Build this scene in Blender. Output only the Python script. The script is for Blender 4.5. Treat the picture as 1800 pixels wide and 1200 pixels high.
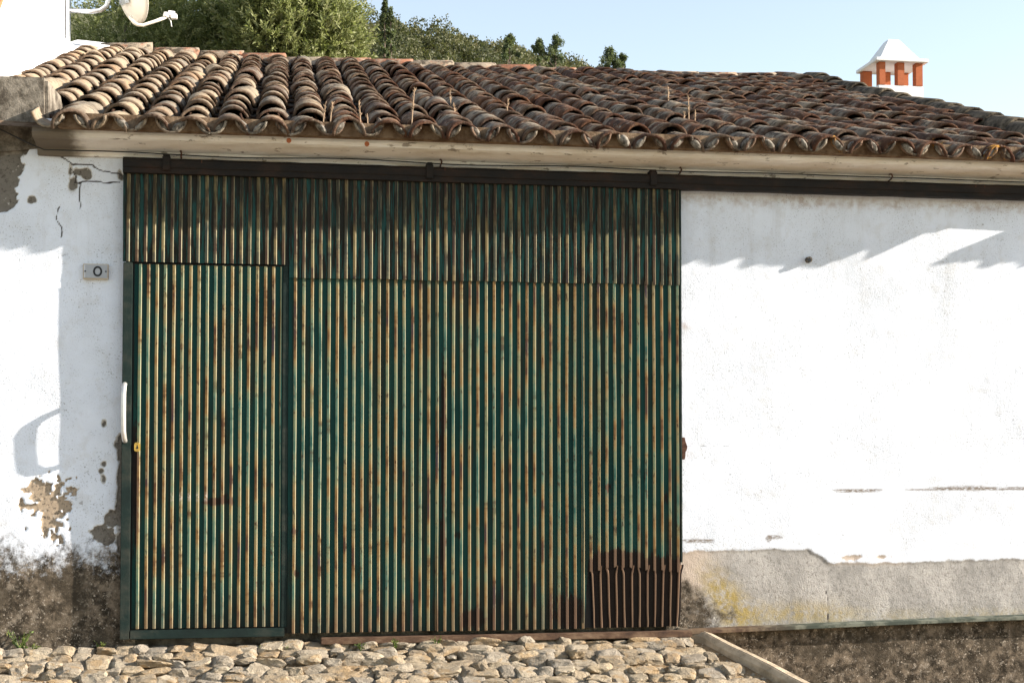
import bpy, bmesh, math, random
import numpy as np
from mathutils import Vector, Matrix, Euler

# ------------------------------------------------------------------ camera, sky, sun, exposure
for o in list(bpy.data.objects): bpy.data.objects.remove(o)
SC = bpy.context.scene
COL = SC.collection
R = math.radians
random.seed(7); RNG = np.random.default_rng(11)

cd = bpy.data.cameras.new('camera'); cam = bpy.data.objects.new('camera', cd); COL.objects.link(cam)
cam.location = (0, -8.5, 1.07)
cam.rotation_euler = (R(92.0), 0, -R(8.9785))
cd.sensor_width = 36; cd.lens = 50; cd.shift_y = 0.06261
cd.clip_start = 0.1; cd.clip_end = 3000
SC.camera = cam

SUNV = Vector((4.5, -1.0, 1.8)).normalized()
sun_el = math.asin(SUNV.z); sun_az = math.atan2(SUNV.x, SUNV.y)
w = bpy.data.worlds.new('World'); SC.world = w; w.use_nodes = True
nt = w.node_tree; nt.nodes.clear()
st = nt.nodes.new('ShaderNodeTexSky'); st.sky_type = 'NISHITA'; st.sun_disc = False
st.sun_elevation = sun_el; st.sun_rotation = sun_az; st.altitude = 200
st.air_density = 1.3; st.dust_density = 0.25; st.ozone_density = 0.8
bg = nt.nodes.new('ShaderNodeBackground'); bg.inputs[1].default_value = 0.102
wo = nt.nodes.new('ShaderNodeOutputWorld')
hs = nt.nodes.new('ShaderNodeHueSaturation'); hs.inputs['Hue'].default_value = 0.508; hs.inputs['Saturation'].default_value = 0.74      # pale, slightly hazy morning sky
nt.links.new(st.outputs[0], hs.inputs['Color']); nt.links.new(hs.outputs[0], bg.inputs[0]); nt.links.new(bg.outputs[0], wo.inputs[0])
sl = bpy.data.lights.new('sun', 'SUN'); sl.energy = 5.0; sl.angle = R(0.53); sl.color = (1.0, 0.92, 0.82)
so = bpy.data.objects.new('sun', sl); COL.objects.link(so)
so.rotation_euler = (-SUNV).to_track_quat('-Z', 'Y').to_euler(); so.location = (20, -8, 12)
SC.view_settings.view_transform = 'Standard'; SC.view_settings.look = 'None'
SC.view_settings.gamma = 1; SC.view_settings.use_curve_mapping = False
SC.view_settings.exposure = 1.42
SC.render.engine = 'CYCLES'; CY = SC.cycles; CY.max_bounces = 5; CY.diffuse_bounces = 3; CY.glossy_bounces = 2; CY.transmission_bounces = 2; CY.transparent_max_bounces = 2

# ------------------------------------------------------------------ helpers
def tag(o, label=None, cat=None, group=None, kind=None):
    if label: o['label'] = label
    if cat: o['category'] = cat
    if group: o['group'] = group
    if kind: o['kind'] = kind
    return o
def link(o, parent=None):
    COL.objects.link(o)
    if parent is not None: o.parent = parent
    return o
def empty(name, loc=(0, 0, 0), rz=0):
    o = bpy.data.objects.new(name, None); o.location = loc; o.rotation_euler = (0, 0, rz)
    o.empty_display_size = 0.1
    return link(o)
def np_mesh(name, V, F, attrs=None, smooth=False):
    V = np.asarray(V, np.float32); F = np.asarray(F, np.int32)
    m = bpy.data.meshes.new(name); k = F.shape[1]
    m.vertices.add(len(V)); m.vertices.foreach_set('co', V.ravel())
    m.loops.add(F.size); m.loops.foreach_set('vertex_index', F.ravel())
    m.polygons.add(len(F)); m.polygons.foreach_set('loop_start', np.arange(0, F.size, k, dtype=np.int32))
    m.polygons.foreach_set('use_smooth', np.full(len(F), smooth))
    for a, v in (attrs or {}).items():
        at = m.attributes.new(a, 'FLOAT', 'POINT'); at.data.foreach_set('value', np.asarray(v, np.float32).ravel())
    m.update(calc_edges=True); m.validate()
    return m
def obj(name, mesh, mat=None, parent=None, loc=(0, 0, 0), rot=(0, 0, 0)):
    o = bpy.data.objects.new(name, mesh); o.location = loc; o.rotation_euler = rot
    if mat and not mesh.materials: mesh.materials.append(mat)
    return link(o, parent)
class MB:
    """collects faces, builds one mesh"""
    def __init__(s): s.v = []; s.f = []
    def add(s, vs, fs):
        b = len(s.v); s.v += [tuple(v) for v in vs]; s.f += [tuple(i + b for i in f) for f in fs]; return s
    def box(s, x0, x1, y0, y1, z0, z1, M=None):
        vs = [Vector(p) for p in ((x0,y0,z0),(x1,y0,z0),(x1,y1,z0),(x0,y1,z0),(x0,y0,z1),(x1,y0,z1),(x1,y1,z1),(x0,y1,z1))]
        if M: vs = [M @ p for p in vs]
        return s.add(vs, [(3,2,1,0),(4,5,6,7),(0,1,5,4),(1,2,6,5),(2,3,7,6),(3,0,4,7)])
    def tube(s, pts, r, n=8, cap=True):
        pts = [Vector(p) for p in pts]; rs = r if isinstance(r, (list, tuple)) else [r] * len(pts)
        rings = []; ref = None
        for i, p in enumerate(pts):
            d = (pts[min(i + 1, len(pts) - 1)] - pts[max(i - 1, 0)]).normalized()
            a = d.cross(Vector((0, 0, 1)) if abs(d.z) < 0.9 else Vector((0, 1, 0))).normalized() if ref is None else (ref - d * ref.dot(d)).normalized()
            ref = a; b = d.cross(a)
            rings.append([p + (a * math.cos(2*math.pi*k/n) + b * math.sin(2*math.pi*k/n)) * rs[i] for k in range(n)])
        vs = [v for rg in rings for v in rg]; fs = []
        for i in range(len(pts) - 1):
            for k in range(n): fs.append((i*n+k, i*n+(k+1) % n, (i+1)*n+(k+1) % n, (i+1)*n+k))
        if cap: fs += [tuple(range(n))[::-1], tuple(range((len(pts)-1)*n, len(pts)*n))]
        return s.add(vs, fs)
    def prism(s, prof, x0, x1, n=1, jit=0):
        """closed profile (y,z) extruded along x"""
        k = len(prof); vs = []; fs = []
        for i in range(n + 1):
            x = x0 + (x1 - x0) * i / n
            for (y, z) in prof: vs.append((x, y + random.uniform(-jit, jit), z + random.uniform(-jit, jit)))
        for i in range(n):
            for j in range(k): fs.append((i*k+j, i*k+(j+1) % k, (i+1)*k+(j+1) % k, (i+1)*k+j))
        fs += [tuple(range(k))[::-1], tuple(range(n*k, n*k+k))]
        return s.add(vs, fs)
    def build(s, name, mat, parent=None, bevel=0, smooth=False, loc=(0, 0, 0), seg=2):
        m = bpy.data.meshes.new(name); m.from_pydata(s.v, [], s.f); m.update()
        bm = bmesh.new(); bm.from_mesh(m); bmesh.ops.recalc_face_normals(bm, faces=bm.faces)
        if bevel: bmesh.ops.bevel(bm, geom=[e for e in bm.edges if e.is_manifold and e.calc_face_angle(0) > 0.6], offset=bevel, segments=seg, affect='EDGES', clamp_overlap=True)
        bm.to_mesh(m); bm.free()
        if smooth: m.polygons.foreach_set('use_smooth', [True] * len(m.polygons))
        m.materials.append(mat)
        o = bpy.data.objects.new(name, m); o.location = loc
        return link(o, parent)

# value noise in numpy (wear patterns and relief on large meshes)
def _h(ix, iy, seed):
    n = (ix.astype(np.int64) * 374761393 + iy.astype(np.int64) * 668265263 + seed * 982451653) & 0x7fffffff
    n = ((n ^ (n >> 13)) * 1274126177) & 0x7fffffff
    return ((n ^ (n >> 16)) & 0xffff) / 65535.0
def vnoise(x, y, seed=0):
    ix = np.floor(x); iy = np.floor(y); fx = x - ix; fy = y - iy
    fx = fx*fx*(3-2*fx); fy = fy*fy*(3-2*fy)
    a = _h(ix, iy, seed); b = _h(ix+1, iy, seed); c = _h(ix, iy+1, seed); d = _h(ix+1, iy+1, seed)
    return (a*(1-fx)+b*fx)*(1-fy) + (c*(1-fx)+d*fx)*fy
def fbm(x, y, sc, oct=4, seed=0):
    t = 0; a = 1; s = 0
    for k in range(oct): t = t + a * vnoise(x*sc, y*sc, seed + k); s += a; a *= 0.5; sc *= 2.03
    return t / s - 0.5
def sstep(a, b, x): t = np.clip((x - a) / (b - a), 0, 1); return t*t*(3-2*t)

# ------------------------------------------------------------------ node materials
class G:
    def __init__(s, name, rough=0.9, spec=0.3):
        s.m = bpy.data.materials.new(name); s.m.use_nodes = True; s.t = s.m.node_tree
        s.b = s.t.nodes['Principled BSDF']; s.b.inputs['Roughness'].default_value = rough
        s.b.inputs['Specular IOR Level'].default_value = spec
        s._p = None
    def n(s, ty): return s.t.nodes.new(ty)
    def put(s, sock, v):
        if isinstance(v, (int, float)): sock.default_value = v
        elif isinstance(v, (tuple, list)): sock.default_value = tuple(v) + ((1,) if len(v) == 3 and len(sock.default_value) == 4 else ())
        else: s.t.links.new(v, sock)
    def pos(s, sc=(1, 1, 1), obj=False):
        key = n = s.n('ShaderNodeTexCoord').outputs['Object'] if obj else s.n('ShaderNodeNewGeometry').outputs['Position']
        if tuple(sc) == (1, 1, 1): return n
        mp = s.n('ShaderNodeVectorMath'); mp.operation = 'MULTIPLY'; s.t.links.new(n, mp.inputs[0]); mp.inputs[1].default_value = sc
        return mp.outputs[0]
    def vadd(s, a, b):
        mp = s.n('ShaderNodeVectorMath'); mp.operation = 'ADD'; s.put(mp.inputs[0], a); s.put(mp.inputs[1], b); return mp.outputs[0]
    def sep(s, v, k):
        q = s.n('ShaderNodeSeparateXYZ'); s.t.links.new(v, q.inputs[0]); return q.outputs[k]
    def noise(s, scale, detail=4, rough=0.6, vec=None, dist=0, col=False):
        q = s.n('ShaderNodeTexNoise'); q.inputs['Scale'].default_value = scale; q.inputs['Detail'].default_value = min(detail, 5)
        q.inputs['Roughness'].default_value = rough; q.inputs['Distortion'].default_value = dist
        s.t.links.new(vec if vec is not None else s.pos(), q.inputs['Vector'])
        return q.outputs['Color' if col else 'Fac']
    def voro(s, scale, vec=None, feat='F1', out='Distance', rnd=1):
        q = s.n('ShaderNodeTexVoronoi'); q.feature = feat; q.inputs['Scale'].default_value = scale; q.inputs['Randomness'].default_value = rnd
        s.t.links.new(vec if vec is not None else s.pos(), q.inputs['Vector']); return q.outputs[out]
    def attr(s, name, ty='GEOMETRY'):
        q = s.n('ShaderNodeAttribute'); q.attribute_name = name; q.attribute_type = ty; return q.outputs['Fac']
    def rnd(s): return s.n('ShaderNodeObjectInfo').outputs['Random']
    def ma(s, op, a, b=0.0, clamp=False):
        q = s.n('ShaderNodeMath'); q.operation = op; q.use_clamp = clamp; s.put(q.inputs[0], a); s.put(q.inputs[1], b); return q.outputs[0]
    def ss(s, a, b, x):
        q = s.n('ShaderNodeMapRange'); q.interpolation_type = 'SMOOTHSTEP'; s.put(q.inputs['Value'], x)
        if a > b: q.inputs['From Min'].default_value = b; q.inputs['From Max'].default_value = a; q.inputs['To Min'].default_value = 1; q.inputs['To Max'].default_value = 0
        else: q.inputs['From Min'].default_value = a; q.inputs['From Max'].default_value = b
        return q.outputs[0]
    def mix(s, f, a, b, ty='MIX'):
        q = s.n('ShaderNodeMix'); q.data_type = 'RGBA'; q.blend_type = ty; s.put(q.inputs[0], f); s.put(q.inputs[6], a); s.put(q.inputs[7], b); return q.outputs[2]
    def ramp(s, f, stops, ease='LINEAR'):
        q = s.n('ShaderNodeValToRGB'); q.color_ramp.interpolation = ease; s.put(q.inputs[0], f); e = q.color_ramp.elements
        while len(e) < len(stops): e.new(0.5)
        for i, (p, c) in enumerate(stops): e[i].position = p; e[i].color = tuple(c) + (1,)
        return q.outputs[0]
    def col(s, v): s.put(s.b.inputs['Base Color'], v); return s
    def bump(s, h, st=0.5, d=0.01):
        q = s.n('ShaderNodeBump'); q.inputs['Strength'].default_value = st; q.inputs['Distance'].default_value = d; s.put(q.inputs['Height'], h)
        s.t.links.new(q.outputs[0], s.b.inputs['Normal']); return s
    def rough(s, v): s.put(s.b.inputs['Roughness'], v); return s

def simple(name, col, rough=0.8, metal=0, var=0.25, scale=12, bump=0.0, spec=0.3):
    g = G(name, rough, spec); nz = g.noise(scale, 5, 0.65)
    g.col(g.mix(nz, tuple(c*(1-var) for c in col), tuple(min(1, c*(1+var)) for c in col)))
    g.b.inputs['Metallic'].default_value = metal
    if bump: g.bump(g.noise(scale*6, 4), bump, 0.004)
    return g.m

def mat_wall():
    g = G('limewashed_plaster', 0.95, 0.1)
    fine = g.noise(140, 3, 0.7); mid = g.noise(9, 6, 0.65); big = g.noise(1.6, 4, 0.6)
    white = g.mix(g.ss(0.35, 0.75, big), (0.745, 0.78, 0.85), (0.61, 0.635, 0.68))
    white = g.mix(g.ma('MULTIPLY', g.ss(0.50, 0.68, mid), 0.24), white, (0.46, 0.43, 0.38))
    # small pits and dirt specks, denser in drifts
    spk = g.ma('MULTIPLY', g.ss(0.58, 0.66, g.noise(120, 4, 0.65)), g.ss(0.36, 0.62, g.noise(3.2, 5, 0.65)))
    white = g.mix(g.ma('MULTIPLY', spk, 0.85), white, (0.17, 0.16, 0.145))
    pit = g.ma('MULTIPLY', g.ss(0.70, 0.74, g.noise(26, 2, 0.5)), g.ss(0.5, 0.6, g.noise(6, 3)))
    white = g.mix(g.ma('MULTIPLY', pit, 0.55), white, (0.18, 0.165, 0.15))
    stk = g.ma('MULTIPLY', g.ss(0.52, 0.70, g.noise(1.0, 5, 0.65, g.pos((9, 1, 0.9)))), g.ss(0.2, 2.7, g.sep(g.pos(), 2)))
    white = g.mix(g.ma('MULTIPLY', stk, 0.20), white, (0.36, 0.33, 0.29))
    wob = g.ma('SUBTRACT', g.noise(38, 4, 0.6), 0.5)
    # bare cement where the limewash ends
    cem = g.mix(g.ss(.3, .7, g.noise(5, 5)), (0.29, 0.275, 0.255), (0.42, 0.395, 0.365))
    cem = g.mix(g.ma('MULTIPLY', g.ss(0.52, 0.66, g.noise(60, 4, .7)), 0.7), cem, (0.17, 0.155, 0.14))
    cem = g.mix(g.ma('MULTIPLY', g.ss(0.5, 0.66, g.noise(6, 5, 0.7, g.pos((1, 1, .7)))), 0.5), cem, (0.21, 0.20, 0.185))
    pk = g.attr('pink'); cem = g.mix(pk, cem, (0.50, 0.40, 0.32))
    c = g.mix(g.ss(0.0, 0.05, g.ma('ADD', g.attr('cement'), g.ma('MULTIPLY', wob, 0.10))), white, cem)
    # peeled concrete
    con = g.mix(g.noise(7, 6, 0.7), (0.10, 0.088, 0.072), (0.235, 0.21, 0.18))
    con = g.mix(g.attr('tan'), con, (0.36, 0.28, 0.20))
    con = g.mix(g.ss(0.5, 0.66, g.noise(55, 5, 0.75)), con, (0.085, 0.072, 0.058))
    con = g.mix(g.ss(0.62, 0.7, g.noise(34, 4, 0.7)), con, (0.40, 0.37, 0.33))
    pe = g.ma('ADD', g.attr('peel'), g.ma('MULTIPLY', wob, 0.016))
    c = g.mix(g.ss(-0.005, -0.002, pe), c, (0.50, 0.475, 0.44))
    c = g.mix(g.ss(0.0, 0.004, pe), c, con)
    # ochre lichen
    c = g.mix(g.ma('MULTIPLY', g.attr('ochre'), g.ss(0.33, 0.60, g.noise(17, 6, 0.75))), c, (0.32, 0.245, 0.095))
    # damp, mossy base
    dk = g.mix(g.ss(0.38, 0.66, g.noise(13, 8, 0.8)), (0.03, 0.024, 0.017), (0.185, 0.145, 0.105))
    dk = g.mix(g.ss(0.56, 0.66, g.noise(58, 5, 0.75)), dk, (0.42, 0.36, 0.29))
    dk = g.mix(g.ma('MULTIPLY', g.ss(0.56, 0.68, g.noise(11, 5, 0.7)), 0.6), dk, (0.27, 0.225, 0.175))
    dk = g.mix(g.ma('MULTIPLY', g.ss(0.45, 0.62, g.noise(4.5, 5, 0.7)), 0.75), dk, (0.05, 0.04, 0.028))
    c = g.mix(g.ss(0.32, 0.70, g.ma('ADD', g.attr('damp'), g.ma('MULTIPLY', g.ma('SUBTRACT', g.noise(24, 7, 0.78), 0.5), 1.0))), c, dk)
    # scrapes, streaks, cracks
    sc = g.ma('MULTIPLY', g.attr('scrape'), g.ss(0.3, 0.55, g.noise(40, 4, 0.6, g.pos((1, 1, 4)))))
    c = g.mix(sc, c, (0.20, 0.165, 0.135))
    c = g.mix(g.ma('MULTIPLY', g.attr('rust'), g.ss(0.35, 0.7, g.noise(18, 5))), c, (0.30, 0.17, 0.10))
    c = g.mix(g.ss(0.2, 0.8, g.attr('crack')), c, (0.06, 0.05, 0.045))
    g.col(c)
    h = g.ma('ADD', g.ma('MULTIPLY', fine, 0.5), g.ma('ADD', g.ma('MULTIPLY', mid, 0.35), g.ma('MULTIPLY', g.noise(33, 4, 0.65), 0.35)))
    h = g.ma('ADD', h, g.ma('MULTIPLY', g.ma('ADD', g.attr('cement'), g.attr('damp'), True), g.noise(70, 5, 0.75)))
    g.bump(h, 0.75, 0.007)
    return g.m
def mat_tile():
    g = G('weathered_roof_tile', 0.95, 0.12)
    r = g.ma('FRACT', g.ma('ADD', g.attr('rnd'), g.rnd())); r2 = g.ma('FRACT', g.ma('MULTIPLY', r, 7.31)); r3 = g.ma('FRACT', g.ma('MULTIPLY', r, 23.7))
    P = g.pos(); X = g.sep(P, 0)
    base = g.ramp(r, [(0, (0.095, 0.042, 0.024)), (0.3, (0.145, 0.074, 0.040)), (0.55, (0.075, 0.042, 0.028)), (0.8, (0.18, 0.088, 0.043)), (1, (0.115, 0.060, 0.037))])
    clean = g.ramp(r2, [(0, (0.36, 0.24, 0.14)), (0.5, (0.42, 0.31, 0.19)), (1, (0.33, 0.19, 0.11))])
    leftm = g.ss(0.3, -1.4, g.ma('ADD', X, g.ma('MULTIPLY', g.ma('SUBTRACT', r3, 0.5), 0.9)))
    c = g.mix(g.ma('MULTIPLY', leftm, 0.9), base, clean)
    # grey lichen film, black algae, pale crust
    li = g.ma('ADD', g.ma('MULTIPLY', g.ma('SUBTRACT', r2, 0.5), 0.22), g.noise(10, 6, 0.7))
    li = g.ma('ADD', li, g.ma('MULTIPLY', g.ss(2.6, -0.6, X), 0.09))
    c = g.mix(g.ma('MULTIPLY', g.ss(0.43, 0.60, li), 0.85), c, g.mix(r3, (0.315, 0.255, 0.175), (0.215, 0.195, 0.155)))
    c = g.mix(g.ma('MULTIPLY', g.attr('crust'), 0.35), c, (0.20, 0.17, 0.14))
    c = g.mix(g.ma('MULTIPLY', g.ss(0.47, 0.62, g.noise(15, 6, 0.72, g.vadd(P, (3, 7, 1)))), g.ma('SUBTRACT', 0.85, g.ma('MULTIPLY', leftm, 0.45))), c, (0.030, 0.023, 0.018))
    c = g.mix(g.ma('MULTIPLY', g.ss(0.63, 0.70, g.noise(30, 4, 0.6, g.vadd(P, (9, 2, 4)))), 0.7), c, (0.46, 0.42, 0.35))
    c = g.mix(g.ma('MULTIPLY', g.attr('pan'), 0.85), c, (0.022, 0.018, 0.013))  # near-black pans: shadow of the roof valleys put into the colour, with moss
    # dark reddish lips at the lower end
    lip = g.attr('lip'); c = g.mix(g.ma('MULTIPLY', lip, 0.7), c, (0.05, 0.022, 0.014))
    orange = g.ma('MULTIPLY', g.ss(0.62, 0.68, g.noise(3.1, 3, 0.6, g.vadd(P, (1.3, 0, 5)))), g.ss(0.45, 0.6, g.noise(30, 4)))
    c = g.mix(g.ma('MULTIPLY', g.ma('MULTIPLY', orange, g.ss(1.8, 3.4, X)), g.ss(0.25, -0.2, g.sep(P, 1))), c, (0.40, 0.20, 0.04))
    g.col(c); g.bump(g.ma('ADD', g.noise(26, 6, 0.7), g.noise(90, 3)), 0.7, 0.008)
    return g.m
def mat_ridge():
    g = G('ridge_tile_clay', 0.95, 0.1); r = g.rnd()
    c = g.mix(r, (0.22, 0.10, 0.06), (0.30, 0.13, 0.075))
    c = g.mix(g.ss(0.36, 0.54, g.ma('ADD', g.noise(9, 6, 0.75), g.ma('MULTIPLY', g.ma('SUBTRACT', r, 0.5), 0.3))), c, (0.26, 0.21, 0.155))
    c = g.mix(g.ma('MULTIPLY', g.ss(0.48, 0.62, g.noise(13, 5, 0.7, g.vadd(g.pos(), (4, 4, 4)))), 0.85), c, (0.05, 0.042, 0.032))
    g.col(c); g.bump(g.noise(30, 6, 0.7), 0.8, 0.012); return g.m
def mat_mortar(name='brown_mortar', a=(0.10, 0.06, 0.035), b=(0.24, 0.17, 0.11), sc=12):
    g = G(name, 1, 0.05); c = g.mix(g.ss(0.35, 0.65, g.noise(sc, 6, 0.7)), a, b); g.col(c); g.bump(g.noise(sc*4, 5, 0.7), 0.8, 0.01); return g.m
def mat_door():
    g = G('flaking_green_paint', 0.5, 0.14)
    P = g.pos(); X = g.sep(P, 0); Z = g.sep(P, 2); rib = g.attr('rib'); rid = g.attr('ribid'); upr = g.attr('upper'); wear_lit = g.attr('wear_lit')
    paint = g.mix(g.ss(0.3, 0.7, g.noise(1.4, 4, 0.6)), (0.0025, 0.030, 0.027), (0.007, 0.052, 0.043))
    paint = g.mix(g.ma('MULTIPLY', g.ss(0.46, 0.66, g.ma('ADD', g.noise(1.1, 6, 0.7, g.pos((14, 9, 1.0))), g.ma('MULTIPLY', g.ma('SUBTRACT', g.noise(1.3, 3), 0.5), 0.5))), 0.85), paint, (0.017, 0.019, 0.012))
    uppaint = g.mix(g.ss(0.44, 0.54, g.noise(1, 6, 0.7, g.pos((46, 1, 3.5)))), (0.014, 0.062, 0.054), (0.014, 0.014, 0.010))
    paint = g.mix(upr, paint, uppaint)
    # rib tops: faded paint, yellow primer, rust in runs along the rib
    vec = g.n('ShaderNodeCombineXYZ'); g.put(vec.inputs[0], g.ma('MULTIPLY', rid, 5.37)); g.put(vec.inputs[1], g.ma('MULTIPLY', rid, 1.91)); g.put(vec.inputs[2], Z)
    V = vec.outputs[0]
    dx = g.ma('DIVIDE', g.ma('SUBTRACT', X, 0.08), 0.42); dz = g.ma('DIVIDE', g.ma('SUBTRACT', Z, 1.30), 0.50)
    teal = g.ss(1.3, 0.2, g.ma('ADD', g.ma('SQRT', g.ma('ADD', g.ma('MULTIPLY', dx, dx), g.ma('MULTIPLY', dz, dz))), g.ma('MULTIPLY', g.ma('SUBTRACT', g.noise(2.2, 4, 0.6, g.pos((2, 1, 1))), 0.5), 1.4)))
    run = g.ma('ADD', g.ma('SUBTRACT', g.noise(2.6, 4, 0.60, V), g.ma('MULTIPLY', teal, 0.11)), g.ma('MULTIPLY', g.ma('SUBTRACT', g.noise(1.3, 3), 0.5), 0.34)); run2 = g.noise(5.0, 6, 0.72, g.vadd(V, (31, 7, 3)))
    top = g.ramp(run, [(0.30, (0.028, 0.12, 0.105)), (0.38, (0.11, 0.21, 0.165)), (0.45, (0.20, 0.25, 0.155)), (0.51, (0.30, 0.235, 0.115)), (0.56, (0.28, 0.165, 0.062)), (0.62, (0.13, 0.060, 0.026)), (0.70, (0.060, 0.040, 0.055))])
    top = g.mix(g.ma('MULTIPLY', g.ss(0.56, 0.70, run2), 0.7), top, (0.10, 0.050, 0.030))
    fl = g.noise(34, 6, 0.75, g.pos((1, 1, 0.45)))
    top = g.mix(g.ma('MULTIPLY', g.ss(0.56, 0.64, fl), 0.85), top, (0.060, 0.030, 0.018))
    top = g.mix(g.ma('MULTIPLY', g.ss(0.57, 0.64, g.noise(20, 5, 0.7, g.vadd(g.pos((1, 1, 0.35)), (5, 5, 5)))), 0.6), top, (0.30, 0.255, 0.15))
    uptop = g.mix(g.ss(0.50, 0.60, g.noise(2.4, 6, 0.7, g.vadd(V, (3, 9, 17)))), (0.05, 0.033, 0.032), (0.25, 0.20, 0.10))
    top = g.mix(g.ma('MULTIPLY', upr, 0.75), top, uptop)
    c = g.mix(g.ss(0.42, 0.62, g.ma('ADD', wear_lit, g.ma('MULTIPLY', g.ma('SUBTRACT', fl, 0.5), 0.35))), paint, top)
    edge = g.ma('MULTIPLY', g.ss(0.72, 0.80, wear_lit), g.ss(0.97, 0.80, rib))  # sunlit highlight painted pale along each rib's right flank, over worn paint
    c = g.mix(g.ma('MULTIPLY', edge, g.ss(0.68, 0.5, run2)), c, g.mix(0.60, top, (0.70, 0.66, 0.48)))
    c = g.mix(g.ss(0.42, 0.62, wear_lit), c, g.mix(1.0, c, (0.56, 0.54, 0.49), 'MULTIPLY'))
    # dark vertical streaks, denser towards the top of the door
    up = g.ma('MULTIPLY', g.ss(2.25, 2.75, g.ma('ADD', Z, g.ma('MULTIPLY', g.ma('SUBTRACT', g.noise(1.0, 5, 0.7, g.pos((28, 1, 2.2))), 0.5), 1.2))), g.ss(0.42, 0.56, g.noise(1, 6, 0.7, g.pos((40, 1, 3.0)))))
    c = g.mix(g.ma('MULTIPLY', up, 0.85), c, (0.016, 0.013, 0.009))
    # rust blooms near the ground and on worn patches
    lowr = g.ma('MULTIPLY', g.ss(0.30, 0.02, g.ma('ADD', Z, g.ma('MULTIPLY', g.ma('SUBTRACT', g.noise(1, 5, 0.7, g.pos((16, 1, 2.5))), 0.5), 0.7))), 0.6)
    rst = g.mix(g.noise(20, 6, 0.7), (0.005, 0.0025, 0.002), (0.020, 0.0098, 0.0065))
    rpatch = g.ss(0.35, 0.6, g.ma('ADD', g.ma('ADD', g.attr('rustp'), g.ma('MULTIPLY', g.ma('SUBTRACT', g.noise(2.0, 2, 0.5, g.vadd(V, (2, 2, 9))), 0.5), 1.6)), g.ma('MULTIPLY', g.ma('SUBTRACT', g.noise(1.0, 6, 0.8, g.pos((44, 1, 12))), 0.5), 2.0)))
    c = g.mix(g.ma('MAXIMUM', lowr, g.ma('MULTIPLY', rpatch, 0.95)), c, g.mix(g.ss(0.5, 0.8, wear_lit), rst, g.mix(0.8, rst, (0.13, 0.078, 0.05))))
    spots = g.ss(0.71, 0.75, g.noise(13, 4, 0.6)); c = g.mix(g.ma('MULTIPLY', spots, 0.7), c, (0.03, 0.012, 0.008))
    c = g.mix(g.ma('MULTIPLY', g.attr('bare'), g.ma('MULTIPLY', g.ss(0.4, 0.7, wear_lit), g.ss(0.40, 0.60, g.noise(60, 3)))), c, (0.34, 0.29, 0.245))
    g.col(c); g.rough(g.ma('ADD', 0.45, g.ma('MULTIPLY', fl, 0.35))); g.bump(g.ma('ADD', fl, g.noise(70, 3)), 0.25, 0.003)
    return g.m
def mat_iron(name, a, b, c3, sc=8):
    g = G(name, 0.75, 0.25); nz = g.noise(sc, 6, 0.7, g.pos((0.5, 1, 1)))
    c = g.ramp(nz, [(0.3, a), (0.5, b), (0.68, c3)]); g.col(c); g.bump(g.noise(sc*7, 5, 0.7), 0.5, 0.004); return g.m
def mat_stone():
    g = G('cobble_stone', 0.95, 0.15); r = g.ma('FRACT', g.ma('ADD', g.attr('rnd'), g.rnd())); P = g.pos()
    c = g.ramp(r, [(0, (0.24, 0.19, 0.135)), (0.2, (0.42, 0.335, 0.225)), (0.45, (0.31, 0.27, 0.22)), (0.7, (0.48, 0.40, 0.29)), (0.85, (0.36, 0.255, 0.15)), (1, (0.46, 0.375, 0.26))])
    c = g.mix(g.ma('MULTIPLY', g.ss(0.44, 0.60, g.noise(16, 6, 0.75)), 0.7), c, (0.24, 0.20, 0.15))
    c = g.mix(g.ma('MULTIPLY', g.ss(0.57, 0.66, g.noise(48, 5, 0.75)), 0.85), c, (0.075, 0.062, 0.048))
    c = g.mix(g.ma('MULTIPLY', g.ss(0.55, 0.7, g.noise(28, 4, 0.7, g.vadd(P, (3, 3, 3)))), 0.6), c, (0.54, 0.47, 0.36))
    c = g.mix(g.ma('MULTIPLY', g.ss(0.52, 0.62, g.noise(7, 5, 0.75, g.vadd(P, (8, 1, 2)))), 0.7), c, (0.34, 0.23, 0.12))
    g.col(c); g.bump(g.ma('ADD', g.noise(40, 6, 0.75), g.noise(110, 4, .7)), 1.0, 0.014); return g.m
def mat_earth():
    g = G('dry_earth', 1, 0.05)
    c = g.mix(g.ss(0.3, 0.7, g.noise(4, 6, 0.7)), (0.20, 0.13, 0.07), (0.33, 0.235, 0.135))
    c = g.mix(g.ss(0.56, 0.66, g.noise(50, 4, 0.7)), c, (0.14, 0.10, 0.06))
    c = g.mix(g.ss(0.62, 0.68, g.noise(70, 3, 0.6, g.vadd(g.pos(), (2, 2, 2)))), c, (0.48, 0.42, 0.33))
    g.col(c); g.bump(g.noise(60, 6, 0.75), 1.0, 0.015); return g.m
def mat_leaf(name, cols, trans=0.35, rough=0.55):
    g = G(name, rough, 0.25); r = g.attr('rnd')
    c = g.ramp(r, [(i/(len(cols)-1), q) for i, q in enumerate(cols)])
    g.col(c)
    tr = g.n('ShaderNodeBsdfTranslucent'); g.put(tr.inputs[0], g.mix(0.4, c, (0.20, 0.24, 0.04)))
    mx = g.n('ShaderNodeMixShader'); mx.inputs[0].default_value = trans
    out = g.t.nodes['Material Output']; g.t.links.new(g.b.outputs[0], mx.inputs[1]); g.t.links.new(tr.outputs[0], mx.inputs[2]); g.t.links.new(mx.outputs[0], out.inputs[0])
    return g.m

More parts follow.
